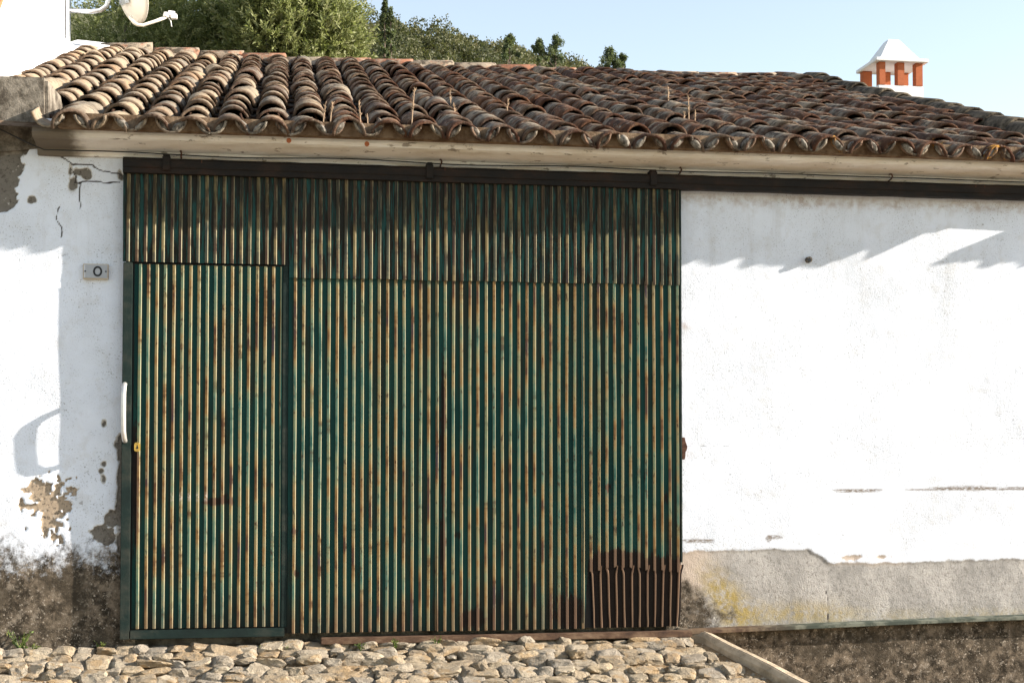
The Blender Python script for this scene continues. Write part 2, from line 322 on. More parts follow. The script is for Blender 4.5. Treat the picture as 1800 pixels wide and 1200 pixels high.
M = dict(
    wall=mat_wall(), tile=mat_tile(), ridge=mat_ridge(), mortar=mat_mortar(), door=mat_door(), stone=mat_stone(), earth=mat_earth(),
    plug=mat_mortar('lichened_mortar', (0.06, 0.05, 0.038), (0.27, 0.24, 0.20), 26),
    vergem=mat_mortar('verge_mortar', (0.035, 0.03, 0.024), (0.16, 0.13, 0.095), 9),
    concrete=mat_mortar('stained_concrete', (0.075, 0.062, 0.048), (0.26, 0.225, 0.18), 9),
    cornice=None,
    track=mat_iron('sooty_iron', (0.005, 0.005, 0.005), (0.011, 0.008, 0.006), (0.028, 0.014, 0.008)),
    rail=mat_iron('rusty_rail', (0.035, 0.02, 0.014), (0.10, 0.055, 0.032), (0.20, 0.13, 0.08), 14),
    rail_green=None,
    rust=mat_iron('rust', (0.025, 0.010, 0.007), (0.07, 0.027, 0.014), (0.15, 0.07, 0.04), 30),
    frame=mat_iron('green_frame', (0.003, 0.009, 0.008), (0.007, 0.018, 0.015), (0.04, 0.042, 0.032), 5),
    steel=simple('worn_steel', (0.62, 0.60, 0.57), 0.38, 0.6, 0.2, 30, 0.1), brass=simple('brass', (0.55, 0.36, 0.08), 0.45, 0.6, 0.25, 40, 0.1),
    galv=simple('galvanised', (0.55, 0.57, 0.60), 0.35, 0.8, 0.15, 25), dish=simple('dish_paint', (0.66, 0.62, 0.54), 0.5, 0, 0.08, 8),
    black=simple('black_enamel', (0.012, 0.012, 0.014), 0.4), cable=simple('cable', (0.02, 0.018, 0.016), 0.7),
    plate=simple('number_plate', (0.34, 0.35, 0.37), 0.35, 0, 0.15, 30), platef=simple('plate_rim', (0.50, 0.42, 0.32), 0.6, 0, 0.3, 30),
    white=simple('white_paint', (0.80, 0.79, 0.77), 0.9, 0, 0.05, 6, 0.15), brick=simple('brick_red', (0.40, 0.115, 0.045), 0.9, 0, 0.2, 25, 0.5),
    street=simple('pale_street_setts', (0.30, 0.27, 0.22), 0.9, 0, 0.3, 6, 0.3),
    kerb=mat_mortar('kerb_stone', (0.25, 0.20, 0.14), (0.46, 0.37, 0.27), 7), terracotta=simple('terracotta', (0.42, 0.14, 0.06), 0.9, 0, 0.3, 9, 0.4),
    bark=simple('bark', (0.13, 0.10, 0.075), 0.95, 0, 0.4, 18, 0.8), dry=simple('dry_stalk', (0.36, 0.25, 0.16), 0.9, 0, 0.3, 40),
    olive=mat_leaf('olive_leaf', [(0.09, 0.115, 0.035), (0.19, 0.215, 0.075), (0.29, 0.305, 0.13), (0.38, 0.38, 0.21)], 0.45),
    oak=mat_leaf('oak_leaf', [(0.038, 0.045, 0.02), (0.07, 0.074, 0.032), (0.12, 0.115, 0.052), (0.17, 0.15, 0.075)], 0.2),  # oak greens lightened to paint in distance haze
    euca=mat_leaf('eucalyptus_leaf', [(0.05, 0.07, 0.038), (0.095, 0.12, 0.058), (0.15, 0.165, 0.08)], 0.35),
    weed=mat_leaf('weed_leaf', [(0.06, 0.10, 0.02), (0.12, 0.17, 0.04), (0.24, 0.22, 0.08)], 0.3),
    hill=simple('hill_scrub', (0.085, 0.085, 0.035), 1, 0, 0.5, 0.05), land=simple('land', (0.20, 0.175, 0.115), 1, 0, 0.3, 0.3),
)
def mat_cornice():
    g = G('dirty_cornice', 0.95, 0.08); Z = g.sep(g.pos(), 2)
    c = g.mix(g.ss(0.35, 0.7, g.noise(2.2, 6, 0.7, g.pos((1, 1, 6)))), (0.78, 0.74, 0.68), (0.62, 0.55, 0.45))
    c = g.mix(g.ma('MULTIPLY', g.ss(0.60, 0.66, g.noise(16, 5, 0.7, g.pos((0.6, 1, 1.6)))), 0.7), c, (0.12, 0.085, 0.055))
    c = g.mix(g.ss(-1.12, -1.26, g.ma('ADD', g.sep(g.pos(), 0), g.ma('MULTIPLY', g.ma('SUBTRACT', g.noise(14, 5), 0.5), 0.15))), c, (0.16, 0.135, 0.105))
    g.col(c); g.bump(g.noise(50, 5, 0.7), 0.5, 0.006); return g.m
M['cornice'] = mat_cornice()
def mat_rail():
    g = G('worn_green_rail', 0.7, 0.25); X = g.sep(g.pos(), 0); nz = g.noise(9, 5, 0.7)
    a = g.mix(g.ss(.4, .6, nz), (0.07, 0.04, 0.025), (0.15, 0.10, 0.06)); b_ = g.mix(g.ss(.42, .62, nz), (0.045, 0.055, 0.042), (0.15, 0.155, 0.12))
    g.col(g.mix(g.ss(2.85, 3.4, g.ma('ADD', X, g.ma('MULTIPLY', nz, .3))), a, b_)); g.bump(g.noise(60, 4), .4, .003); return g.m
M['rail_green'] = mat_rail()

# ------------------------------------------------------------------ ground and terrain
def plane_mesh(x0, x1, y0, y1, nx, ny, zf, name):
    xs = np.linspace(x0, x1, nx+1); ys = np.linspace(y0, y1, ny+1); X, Y = np.meshgrid(xs, ys)
    V = np.stack([X, Y, zf(X, Y)], -1).reshape(-1, 3); i = np.arange(nx*ny); a = (i//nx)*(nx+1) + i % nx
    return np_mesh(name, V, np.stack([a, a+1, a+nx+2, a+nx+1], 1), smooth=True)
tag(obj('ground', plane_mesh(-1500, 1500, -800, 1500, 8, 8, lambda X, Y: X*0-0.75, 'ground'), M['land']), kind='structure')
RS = 0.27
KX = lambda t: 2.31 + 0.12*np.minimum(t, 0.05)/0.05 + 0.45*np.clip(t, 0, 9)**0.95      # kerb inner edge
def ramp_z(X, Y):
    t = -Y; z = -0.045 - RS*np.clip(t, 0, 2.2)
    return z + 0.012*fbm(X, Y, 9, 3, 5)
# ramp sheet follows the kerb on its right side
def ramp_mesh():
    nx, ny = 150, 60; V = []
    for j in range(ny+1):
        t = -0.12 + 2.75*(j/ny)**1.4
        for i in range(nx+1):
            x = -4.2 + (float(KX(max(t, 0))) + 0.03 + 4.2)*i/nx; V.append((x, -t))
    V = np.array(V); Z = ramp_z(V[:, 0], V[:, 1]); V = np.column_stack([V, Z])
    i = np.arange(nx*ny); a = (i//nx)*(nx+1) + i % nx
    return np_mesh('cobbled_ramp', V, np.stack([a, a+nx+1, a+nx+2, a+1], 1), smooth=True)
RAMP = tag(obj('cobbled_ramp', ramp_mesh(), M['earth']), kind='structure')
tag(obj('roadside_ground', plane_mesh(1.6, 12, -6, 0.05, 90, 60, lambda X, Y: -0.40 - 0.05*np.clip(-Y, 0, 6) + 0.03*fbm(X, Y, 4, 4, 9), 'roadside'), M['earth']), kind='structure')
tag(obj('street', plane_mesh(-30, 30, -16, -2.5, 60, 30, lambda X, Y: -0.655 + 0.01*fbm(X, Y, 2, 3, 2), 'street'), M['street']), kind='structure')

def stone_mesh(seed, name):
    rg = np.random.default_rng(seed); bm = bmesh.new(); bmesh.ops.create_icosphere(bm, subdivisions=3, radius=1)
    N = [np.array(v, float) for v in ((0,0,1),(1,0,0.15),(-1,0,0.15),(0,1,0.15),(0,-1,0.15),(0,0,-1))]
    N += [rg.normal(size=3) for _ in range(8)]
    N = [n + rg.normal(size=3)*0.22 for n in N]; N = [n/np.linalg.norm(n) for n in N]; Hh = [rg.uniform(0.75, 1.0) if i < 6 else rg.uniform(0.95, 1.2) for i in range(len(N))]
    for v in bm.verts:
        d = np.array(v.co); d /= np.linalg.norm(d)
        q = [max(d@n, 0.0)/h for n, h in zip(N, Hh)]; p = 26.0
        r = (sum(x**p for x in q))**(-1/p) * (1 + rg.uniform(-0.018, 0.018))
        v.co = Vector(d*r)
    from mathutils import noise as mn
    for v in bm.verts:
        o_ = Vector((seed*3.1, seed*1.7, 0)); v.co *= 1 + 0.12*mn.noise(v.co*1.7 + o_) + 0.05*mn.noise(v.co*5.3 + o_) + 0.03*mn.noise(v.co*11 + o_)
    m = bpy.data.meshes.new(name); bm.to_mesh(m); bm.free(); m.materials.append(M['stone'])
    return m
STONES = [stone_mesh(100+k, 'cobble') for k in range(14)]
def place_cobbles():
    n = 0; t = 0.075; tr = math.atan(RS); pebV = []; pebF = []; pr = []
    while t < 0.92:
        dep = random.uniform(0.085, 0.115); x = -1.95 + random.uniform(0, 0.1)
        while x < float(KX(t)) - 0.03:
            wd = random.uniform(0.07, 0.15); tt = t + random.uniform(-0.02, 0.02); xc = x + wd/2
            if xc + wd/2 > float(KX(tt)) - 0.012: break
            if n < 300 and (t < 0.78) and xc > -1.9 + 0*t:
                big = random.random() < 0.93
                s = 1.0 if big else 0.6
                lift = random.uniform(-0.010, 0.010) + 0.014 - 0.024*min(t, 0.75)/0.75
                o = bpy.data.objects.new('cobble', random.choice(STONES)); link(o, RAMP)
                o.location = (xc, -tt, -0.045 - RS*tt + lift)
                o.scale = (wd*0.68*s, dep*0.70*s*random.uniform(0.9, 1.15), random.uniform(0.028, 0.040)*s)
                o.rotation_euler = (tr*0.8 + random.uniform(-0.10, 0.10), random.uniform(-0.10, 0.10), random.uniform(-0.25, 0.25) + random.choice((0, math.pi)))
                n += 1
            x += wd + random.uniform(-0.004, 0.018)
        t += dep*random.uniform(0.92, 1.04)
    # gravel in the joints
    base = STONES[3]; bv = np.array([v.co[:] for v in base.vertices]); 
    ico = bmesh.new(); bmesh.ops.create_icosphere(ico, subdivisions=1, radius=1); bv = np.array([v.co[:] for v in ico.verts]); bf = np.array([[q.index for q in f.verts] for f in ico.faces]); ico.free()
    V = []; F = []; A = []
    for k in range(2600):
        tt = random.uniform(0.0, 1.1); xx = random.uniform(-1.95, float(KX(tt)) - 0.01); s = random.choice((0.005, 0.007, 0.01, 0.016))*random.uniform(0.7, 1.3)
        q = bv*(1 + RNG.uniform(-0.25, 0.25, (len(bv), 1)))*s*np.array([1.2, 1, 0.8])
        a = random.uniform(0, 6.28); ca, sa = math.cos(a), math.sin(a); q = np.stack([q[:,0]*ca-q[:,1]*sa, q[:,0]*sa+q[:,1]*ca, q[:,2]], 1)
        F.append(bf + len(V)*len(bv)); V.append(q + np.array([xx, -tt, -0.043 - RS*tt])); A.append(np.full(len(bv), random.random()))
    o = obj('gravel', np_mesh('gravel', np.concatenate(V), np.concatenate(F), {'rnd': np.concatenate(A)}), M['stone'], RAMP); o['kind'] = 'stuff'
place_cobbles()

# curved kerb down the right side of the ramp
def kerb():
    mb = MB(); pts = []
    for k in range(15):
        t = -0.02 + 2.3*(k/14)**1.3; pts.append((float(KX(max(t, 0))) + 0.07, -t, 0.0 - RS*t*0.92 + 0.003*math.sin(k*1.7)))
    vs = []; fs = []; n = len(pts)
    for i, (x, y, z) in enumerate(pts):
        d = Vector(pts[min(i+1, n-1)]) - Vector(pts[max(i-1, 0)]); s = Vector((-d.y, d.x, 0)).normalized()
        if s.x < 0: s = -s
        hw = 0.048 + random.uniform(-0.003, 0.003); c = Vector((x, y, z))
        vs += [c - s*hw + Vector((0,0,-0.02)), c - s*(hw-0.02) + Vector((0,0,0.012)), c + s*(hw-0.015) + Vector((0,0,0.006)), c + s*hw + Vector((0,0,-0.02)), c + s*(hw+0.02) + Vector((0,0,-0.5)), c - s*hw + Vector((0,0,-0.5))]
    for i in range(n-1):
        for j in range(6): fs.append((i*6+j, i*6+(j+1) % 6, (i+1)*6+(j+1) % 6, (i+1)*6+j))
    fs += [tuple(range(6)), tuple(range((n-1)*6, n*6))]
    mb.add(vs, fs); o = mb.build('kerb', M['kerb'], None, 0.006); tag(o, 'curved pale stone kerb edging the right side of the cobbled ramp', 'kerb'); return o
kerb()

# ------------------------------------------------------------------ barn: walls
BARN = tag(empty('barn'), 'whitewashed barn with old clay tile roof and a sliding metal door', 'barn')
def seg_d(X, Z, pts):
    d = np.full(X.shape, 9.0)
    for (ax, az), (bx, bz) in zip(pts[:-1], pts[1:]):
        vx, vz = bx-ax, bz-az; t = np.clip(((X-ax)*vx + (Z-az)*vz)/(vx*vx+vz*vz), 0, 1); d = np.minimum(d, np.hypot(X-ax-t*vx, Z-az-t*vz))
    return d
def blob(X, Z, x, z, rx, rz, nz, k=0.5):
    return (1 - np.hypot((X-x)/rx, (Z-z)/rz) + nz*k*5)*min(rx, rz)
def wall_fields(X, Z):
    A = {}
    n1 = fbm(X, Z, 14, 5, 21); n2 = fbm(X, Z, 5, 4, 33); n3 = fbm(X, Z, 1.5, 4, 40); n4 = fbm(X, Z, 40, 3, 50)
    L = X < 0
    # big bare patch top left
    xb = np.interp(Z, [2.44, 2.48, 2.54, 2.60, 2.70, 2.80, 2.88, 3.0], [-1.66, -1.60, -1.535, -1.545, -1.53, -1.50, -1.46, -1.45])
    peel = np.where(Z > 2.40, xb - X + n1*0.10 + n4*0.05 - 0.3*sstep(2.47, 2.42, Z), -0.2)
    for (x, z, rx, rz) in ((-1.458,2.545,.028,.026),(-1.235,2.64,.026,.05),(-1.20,2.715,.035,.022),(-1.165,2.705,.03,.028),(-0.965,2.70,.02,.028),(-1.255,2.715,.014,.04),
                           (-1.05,.615,.055,.06),(-1.0,.70,.045,.04),(-0.95,.80,.022,.30),(-0.95,1.10,.032,.08),(-0.945,.55,.02,.25),(-1.045,1.02,.014,.012),(-1.05,1.25,.012,.018),(-1.06,.98,.012,.012),(-1.045,.93,.01,.02)):
        peel = np.maximum(peel, blob(X, Z, x, z, rx, rz, n1))
    tan = np.zeros_like(X)
    for (x, z, rx, rz) in ((-1.345,.775,.075,.10),(-1.39,.86,.05,.045),(-1.30,.86,.035,.05),(-1.33,.70,.04,.06)):
        b = blob(X, Z, x, z, rx, rz, n4 + n1, 0.7); peel = np.maximum(peel, b); tan = np.maximum(tan, (b > -0.02)*1.0)
    peel = np.where(L, peel, -0.2)
    A['peel'] = peel; A['tan'] = tan
    # damp base on the left, stained footing on the right
    dl = 0.50*sstep(0.78, 0.36, Z + n2*0.45) + 0.45*sstep(0.52, 0.22, Z + n2*0.25)
    dl = np.maximum(dl, 0.42*np.exp(-((X+1.56)/.12)**2 - ((Z-.55)/.2)**2))
    foot = np.interp(X, [2.3, 4.7], [-0.012, 0.03])
    dr = np.where(Z < foot, 1.0, 0.0)
    dr = np.maximum(dr, 0.72*sstep(1.25, 0.25, np.hypot((X-2.48)/.38, (Z-.08)/.32) + n2*1.0))
    A['damp'] = np.where(L, dl, dr)
    top = np.interp(X, [2.3, 2.6, 2.95, 3.22, 3.30, 3.38, 3.9, 4.7, 5.6], [.475, .49, .497, .487, .44, .402, .405, .418, .42])
    cem = (top - Z + n1*0.03)
    A['cement'] = np.where(L, -1.0, np.clip(cem*4, -1, 1))
    pk = 0.8*sstep(0.34, 0.05, np.abs(X-2.42) + n2*0.2)*sstep(0.1, 0.3, Z) + 0.75*sstep(.06, .01, np.abs(Z-.425 - n1*0.03))*sstep(3.32, 3.42, X)*sstep(3.95, 3.75, X)
    A['pink'] = np.where(L, 0, np.clip(pk, 0, 1))
    # residual strip above the cement to the right of the step
    A['cement'] = np.where(L, A['cement'], np.maximum(A['cement'], np.clip((.014 - np.abs(Z-.432-n2*0.03) + n1*0.09 - .08*sstep(.16, .30, np.abs(X-3.63)))*4, -1, 1)))
    och = np.exp(-((X-2.68)/.13)**2 - ((Z-.19-(2.68-X)*.7)/.12)**2)*1.25 + 0.8*np.exp(-((Z-.08)/.07)**2)*sstep(2.6, 2.75, X)*sstep(3.75, 3.3, X) + 0.35*np.exp(-((Z-.05)/.05)**2)*sstep(3.5, 3.8, X)
    A['ochre'] = np.where(L, 0, np.clip(och + n2*0.5*(och > .1), 0, 1))
    s = np.zeros_like(X)
    for (x, z, rx, rz) in ((3.54,.850,.20,.013),(4.25,.860,.26,.018),(4.62,.858,.30,.007),(3.98,.851,.14,.005),(3.56,.755,.12,.003),(2.96,.555,.02,.022),(3.0,.56,.06,.012),(2.5,.545,.12,.015)):
        s = np.maximum(s, sstep(1.05, 0.75, np.hypot((X-x)/rx, (Z-z)/rz) + n1*0.7))
    A['scrape'] = s
    rs = 0.5*np.exp(-((Z-2.66)/.035)**2)*(X > 2.35) + 0.6*np.exp(-((X-2.42)/.03)**2 - ((Z-1.87)/.02)**2)
    A['rust'] = np.clip(rs, 0, 1)
    # cracks
    d = np.full(X.shape, 9.0)
    for pts in ([(-1.40,2.83),(-1.30,2.80),(-1.24,2.755),(-1.13,2.755),(-1.08,2.72),(-0.98,2.72),(-0.95,2.69)], [(-1.26,2.74),(-1.22,2.69),(-1.225,2.655),(-1.195,2.65),(-1.20,2.56),(-1.195,2.50)],
                [(-1.20,2.655),(-1.15,2.66),(-1.02,2.655),(-0.97,2.66)], [(-1.36,2.26),(-1.30,2.22),(-1.25,2.235)], [(-1.31,2.50),(-1.33,2.44),(-1.30,2.39),(-1.305,2.33)],
                [(2.45,1.122),(2.62,1.128),(2.78,1.12),(3.0,1.125),(3.1,1.10)], [(4.55,1.70),(4.62,1.62),(4.60,1.5)], [(3.05,.96),(3.18,.955)], [(3.34,.02),(3.335,.14),(3.33,.22)]):
        d = np.minimum(d, seg_d(X + n1*0.03, Z + fbm(X+5, Z, 14, 4, 77)*0.03, pts))
    wdt = np.where(L, 0.0030, 0.0026)
    A['crack'] = np.where(L & (Z < 2.3) | ~L & (Z > .3), 0.5, 1.0)*np.clip(1.25 - d/wdt*0.55, 0, 1)
    # relief, metres towards the street
    y = n3*0.012 + n2*0.004 + n1*0.0012
    y = np.where(L, y + 0.024*sstep(1.15, 0.35, Z) - 0.010*sstep(-0.004, 0.006, peel) - 0.004*A['crack'],
                 y - 0.006*sstep(0, .08, A['cement'])*(Z > foot) + 0.003*n4*(A['cement'] > 0) - 0.003*A['crack'] + 0.008*(Z < foot) + 0.012*(Z < foot)*n1)
    return A, y
def wall_part(x0, x1, z0, z1, st):
    nx = int((x1-x0)/st); nz = int((z1-z0)/st)
    X, Z = np.meshgrid(np.linspace(x0, x1, nx+1), np.linspace(z0, z1, nz+1)); A, y = wall_fields(X, Z)
    V = np.stack([X, -y, Z], -1).reshape(-1, 3); i = np.arange(nx*nz); a = (i//nx)*(nx+1) + i % nx
    m = np_mesh('wall', V, np.stack([a, a+1, a+nx+2, a+nx+1], 1), {k: v for k, v in A.items()}, smooth=True)
    return obj('wall', m, M['wall'], BARN)
wl = wall_part(-2.05, -0.86, -0.25, 3.02, 0.0075); wl['label'] = 'peeling limewashed wall left of the door with dark damp foot'
wr = wall_part(2.30, 5.12, -0.62, 2.98, 0.0105); wr['label'] = 'bright white wall right of the door with bare grey cement band'
wm = wall_part(-0.86, 2.30, 2.55, 2.98, 0.02); wm['label'] = 'narrow strip of wall above the door'
for bx_ in ((-0.93, 2.36, 0.10, 0.14, -0.25, 2.75), (-3.0, -2.05, -0.005, 0.3, -0.8, 3.0), (5.06, 5.12, 0.03, 6.2, -0.8, 2.9), (-2.05, 5.06, 11.9, 12.1, -0.8, 2.9)):
    MB().box(*bx_).build('backing_wall', M['concrete'], BARN)
# cornice: stepped moulding under the tiles
prof = [(0.05, 2.80), (-0.035, 2.80), (-0.045, 2.835), (-0.10, 2.848), (-0.155, 2.858), (-0.195, 2.864), (-0.218, 2.872), (-0.228, 2.892), (-0.222, 2.925), (0.05, 2.955)]
MB().prism(prof, -1.43, 5.03, 60, 0.0025).build('cornice', M['cornice'], BARN, smooth=False)
# left-over concrete parapet at the party wall
mb = MB(); mb.add([(-2.3,-0.012,2.70),(-1.375,-0.012,2.83),(-1.30,0.42,2.84),(-2.3,0.42,2.84),(-2.3,-0.012,3.25),(-1.385,-0.012,3.26),(-1.375,0.42,3.27),(-2.3,0.42,3.30)],
                  [(3,2,1,0),(4,5,6,7),(0,1,5,4),(1,2,6,5),(2,3,7,6),(3,0,4,7)])
pp = mb.build('parapet', M['concrete'], BARN, 0.02); pp['label'] = 'dark stained concrete stub beside the leftmost tiles'

# ------------------------------------------------------------------ barn: roof
SA = R(19.0); U = Vector((0, math.cos(SA), math.sin(SA))); NRM = Vector((0, -math.sin(SA), math.cos(SA)))
E0 = Vector((0, -0.33, 2.895)); PITCH = 0.222; EXPO = 0.385; ROWS = 17; XC0 = -0.10
def sag(X, s): return -0.05*math.sin(math.pi*min(max((X+2)/7.2, 0), 1))*(s/6.6) + 0.012*math.sin(X*2.3 + s*1.1)
def roofp(X, s, h): return Vector((X, E0.y, E0.z)) + U*s + NRM*(h + sag(X, s))
mb = MB(); n = 12
for i in range(n):
    xa, xb = -2.0 + 7.08*i/n, -2.0 + 7.08*(i+1)/n
    a, b = roofp(xa, 0.1, -0.012), roofp(xb, 0.1, -0.012); c, d = roofp(xb, 6.66, -0.012), roofp(xa, 6.66, -0.012)
    e, f = Vector((xb, 12.2, 2.9)), Vector((xa, 12.2, 2.9))
    mb.add([a, b, c, d, e, f], [(0, 1, 2, 3), (3, 2, 4, 5)])
ROOF = mb.build('roof', M['mortar'], BARN); ROOF['label'] = 'low pitched roof of weathered barrel tiles'
MB().box(-1.28, 5.06, -0.292, -0.15, 2.909, 2.990).build('mortar_bed', M['mortar'], ROOF)

def tile_arrays(seed, r0, r1, L=0.45, th=0.015, arc=math.pi, down=False, seg=10):
    rg = np.random.default_rng(seed); V = []; lips = []; ny = 3; ph = rg.uniform(0, 6.28, 3); sk = rg.uniform(-.02, .02)
    for side in (0, 1):
        for j in range(ny+1):
            f = j/ny; rr = r0 + (r1-r0)*f - (th if side else 0)
            for i in range(seg+1):
                a = (math.pi-arc)/2 + arc*i/seg
                q = rr*(1 + 0.03*math.sin(2*a + ph[0]) + rg.uniform(-.012, .012))
                y = L*f + (0.012*math.sin(a*2 + ph[1]) + rg.uniform(-.007, .007) if j == 0 else 0) + (rg.uniform(-.006, .006) if j == ny else 0)
                V.append((q*math.cos(a) + sk*f, y, q*math.sin(a)*(-1 if down else 1))); lips.append(max(0, 1 - f*14) if j else 1.0)
    V = np.array(V); F = []; w_ = seg+1; o = (ny+1)*w_
    for j in range(ny):
        for i in range(seg):
            a, b, c, d = j*w_+i, j*w_+i+1, (j+1)*w_+i+1, (j+1)*w_+i
            F.append((b, a, d, c)); F.append((o+a, o+b, o+c, o+d))
    for i in range(seg):
        F.append((i, i+1, o+i+1, o+i)); k = ny*w_; F.append((k+i+1, k+i, o+k+i, o+k+i+1))
    for j in range(ny):
        F.append((j*w_, o+j*w_, o+(j+1)*w_, (j+1)*w_)); k = seg; F.append((j*w_+k, (j+1)*w_+k, o+(j+1)*w_+k, o+j*w_+k))
    F = np.array(F)
    if down: F = F[:, ::-1]
    return V, F, np.array(lips)
COVERS = [tile_arrays(k, random.uniform(.098, .104), random.uniform(.084, .089), random.uniform(.43, .47), .017) for k in range(9)]
PANS = [tile_arrays(50+k, .090, .100, .47, .014, math.pi*0.93, True) for k in range(5)]
def tmesh(a, nm):
    m = np_mesh(nm, a[0], a[1], {'lip': a[2]*(nm == 'roof_tile'), 'crust': a[2]*(nm == 'pan_tile')}, smooth=True); m.materials.append(M['tile'])
    for p in m.polygons: pass
    return m
CM = [tmesh(a, 'roof_tile') for a in COVERS]; PM = [tmesh(a, 'pan_tile') for a in PANS]
def verge_x(y): return 4.99 + (y+0.35)*0.072
class Join:
    def __init__(s): s.V = []; s.F = []; s.r = []; s.l = []; s.n = 0
    def add(s, arr, Mx):
        v = np.column_stack([arr[0], np.ones(len(arr[0]))]) @ np.array(Mx).T
        s.V.append(v[:, :3]); s.F.append(arr[1] + s.n); s.n += len(v); s.r.append(np.full(len(v), random.random())); s.l.append(arr[2])
    def build(s, name, mat, parent, pan=0.0):
        m = np_mesh(name, np.concatenate(s.V), np.concatenate(s.F), {'pan': np.full(s.n, pan), 'rnd': np.concatenate(s.r), 'lip': np.concatenate(s.l)}, smooth=True)
        o = obj(name, m, mat, parent); o['kind'] = 'stuff'; return o
far = Join(); pans = Join(); spots = []
for k in range(-9, 25):
    X = XC0 + PITCH*k; jit = random.uniform(-.008, .008); drift = random.uniform(-.012, .012)
    s = -0.02 + random.uniform(-.005, .005); j = 0
    while s < 6.45:
        y = E0.y + s*math.cos(SA); xx = X + jit + drift*s/3 + random.uniform(-.007, .007)
        ex = EXPO*random.choice((1, 1, 1, 0.9, 0.8, 1.08, 0.7)) + random.uniform(-.03, .03)
        ok = xx < verge_x(y) - 0.09 and (xx > -1.28 or y > 0.50) and xx > -1.99 + 0.04*(y-2)
        if ok: spots.append((s, k, xx, y))
        s += ex; j += 1
spots.sort(key=lambda q: math.hypot(q[2], q[3] + 8.5))
for i, (s, k, xx, y) in enumerate(spots):
    wild = random.random() < 0.07
    rot = Euler((SA - R(1.5) + random.uniform(-.012, .012) + (0.035 if wild else 0), random.uniform(-.07, .07), random.uniform(-.045, .045)*(2.2 if wild else 1)))
    loc = roofp(xx, s, 0.012 + random.uniform(0, .006) + (0.008 if wild else 0)); q = random.randrange(9)
    sc = random.uniform(.95, 1.04)
    if s < 0.1: loc = roofp(xx, s, 0.002); sc = 1.04
    if i < 300:
        o = bpy.data.objects.new('roof_tile', CM[q]); link(o, ROOF); o.location = loc; o.rotation_euler = rot; o.scale = (sc, 1, sc*random.uniform(.9, 1.05))
    else:
        far.add(COVERS[q], Matrix.LocRotScale(loc, rot, Vector((sc, 1, sc))))
far.build('distant_roof_tiles', M['tile'], ROOF)
for k in range(-9, 24):
    X = XC0 + PITCH*(k+0.5); s = -0.014; j = 0
    while s < 6.4:
        y = E0.y + s*math.cos(SA); loc = roofp(X + random.uniform(-.006, .006), s + random.uniform(-.012, .012), 0.092); rot = Euler((SA - R(1.8), random.uniform(-.04, .04), random.uniform(-.02, .02)))
        if X < verge_x(y) - 0.05 and (X > -1.36 or y > 0.50) and X > -1.99 + 0.04*(y-2):
            q = random.randrange(5)
            if j == 0:
                o = bpy.data.objects.new('pan_tile', PM[q]); link(o, ROOF); o.location = loc; o.rotation_euler = rot
            else: pans.add(PANS[q], Matrix.LocRotScale(loc, rot, Vector((1, 1, 1))))
        s += 0.40; j += 1
pans.build('pan_tiles_below', M['tile'], ROOF, 1.0)
# lumps of bedding mortar packed under the ends of the eave tiles
PLUG = []
for k in range(5):
    bm = bmesh.new(); bmesh.ops.create_icosphere(bm, subdivisions=2, radius=1); rg_ = random.Random(k)
    for v in bm.verts: v.co *= 1 + rg_.uniform(-.10, .10); v.co.y = max(v.co.y, -0.55 + rg_.uniform(-.06, .06))
    m = bpy.data.meshes.new('mortar_plug'); bm.to_mesh(m); bm.free(); m.materials.append(M['plug']); m.polygons.foreach_set('use_smooth', [True]*len(m.polygons)); PLUG.append(m)
for k in range(-5, 23):
    X = XC0 + PITCH*k
    for sd in (-1, 1):
        if random.random() < 0.06: continue
        o = bpy.data.objects.new('mortar_plug', random.choice(PLUG)); link(o, ROOF)
        o.location = roofp(X + sd*(0.064 + random.uniform(-.005, .005)), 0.012 + random.uniform(-.012, .010), 0.046 + random.uniform(-.006, .004)); o.rotation_euler = (SA, sd*R(48 + random.uniform(-8, 8)), 0)
        o.scale = (0.046*random.uniform(.85, 1.1), 0.05, 0.021*random.uniform(.8, 1.2))
# ridge tiles bedded in mortar
RIDGE = [tile_arrays(80+k, .125, .105, .50, .018, math.pi, False, 10) for k in range(4)]
RM = []
for a in RIDGE:
    m = np_mesh('ridge_tile', a[0], a[1], {'lip': a[2]*0}, smooth=True); m.materials.append(M['ridge']); RM.append(m)
x = -1.85
ridge_top = lambda X: np.interp(X, [-1.84, -1.45, -0.6, 0, 1.1, 2.3, 3.5, 4.75, 5.58], [5.194, 5.166, 5.146, 5.136, 5.146, 5.128, 5.136, 5.171, 5.188])
while x < 5.45:
    o = bpy.data.objects.new('ridge_tile', random.choice(RM)); link(o, ROOF)
    o.location = (x + 0.5, 6.0 + random.uniform(-.015, .015), float(ridge_top(x)) - 0.125 + random.uniform(-.006, .006)); o.rotation_euler = (0, random.uniform(-.012, .012), math.pi/2)
    x += 0.43 + random.uniform(-.02, .02)
mb = MB(); vs = []; nn = 60
for i in range(nn+1):
    X = -2.0 + 7.5*i/nn; zt = float(ridge_top(X))
    for (dy, dz) in ((-0.17, -0.20), (-0.125, -0.09), (0.0, -0.05), (0.12, -0.10)): vs.append((X, 6.0 + dy + random.uniform(-.02, .02), zt + dz + random.uniform(-.02, .02)))
mb.add(vs, [(i*4+j, (i+1)*4+j, (i+1)*4+j+1, i*4+j+1) for i in range(nn) for j in range(3)])
mb.build('ridge_mortar', mat_mortar('ridge_bedding', (0.12, 0.08, 0.055), (0.34, 0.28, 0.22), 10), ROOF)
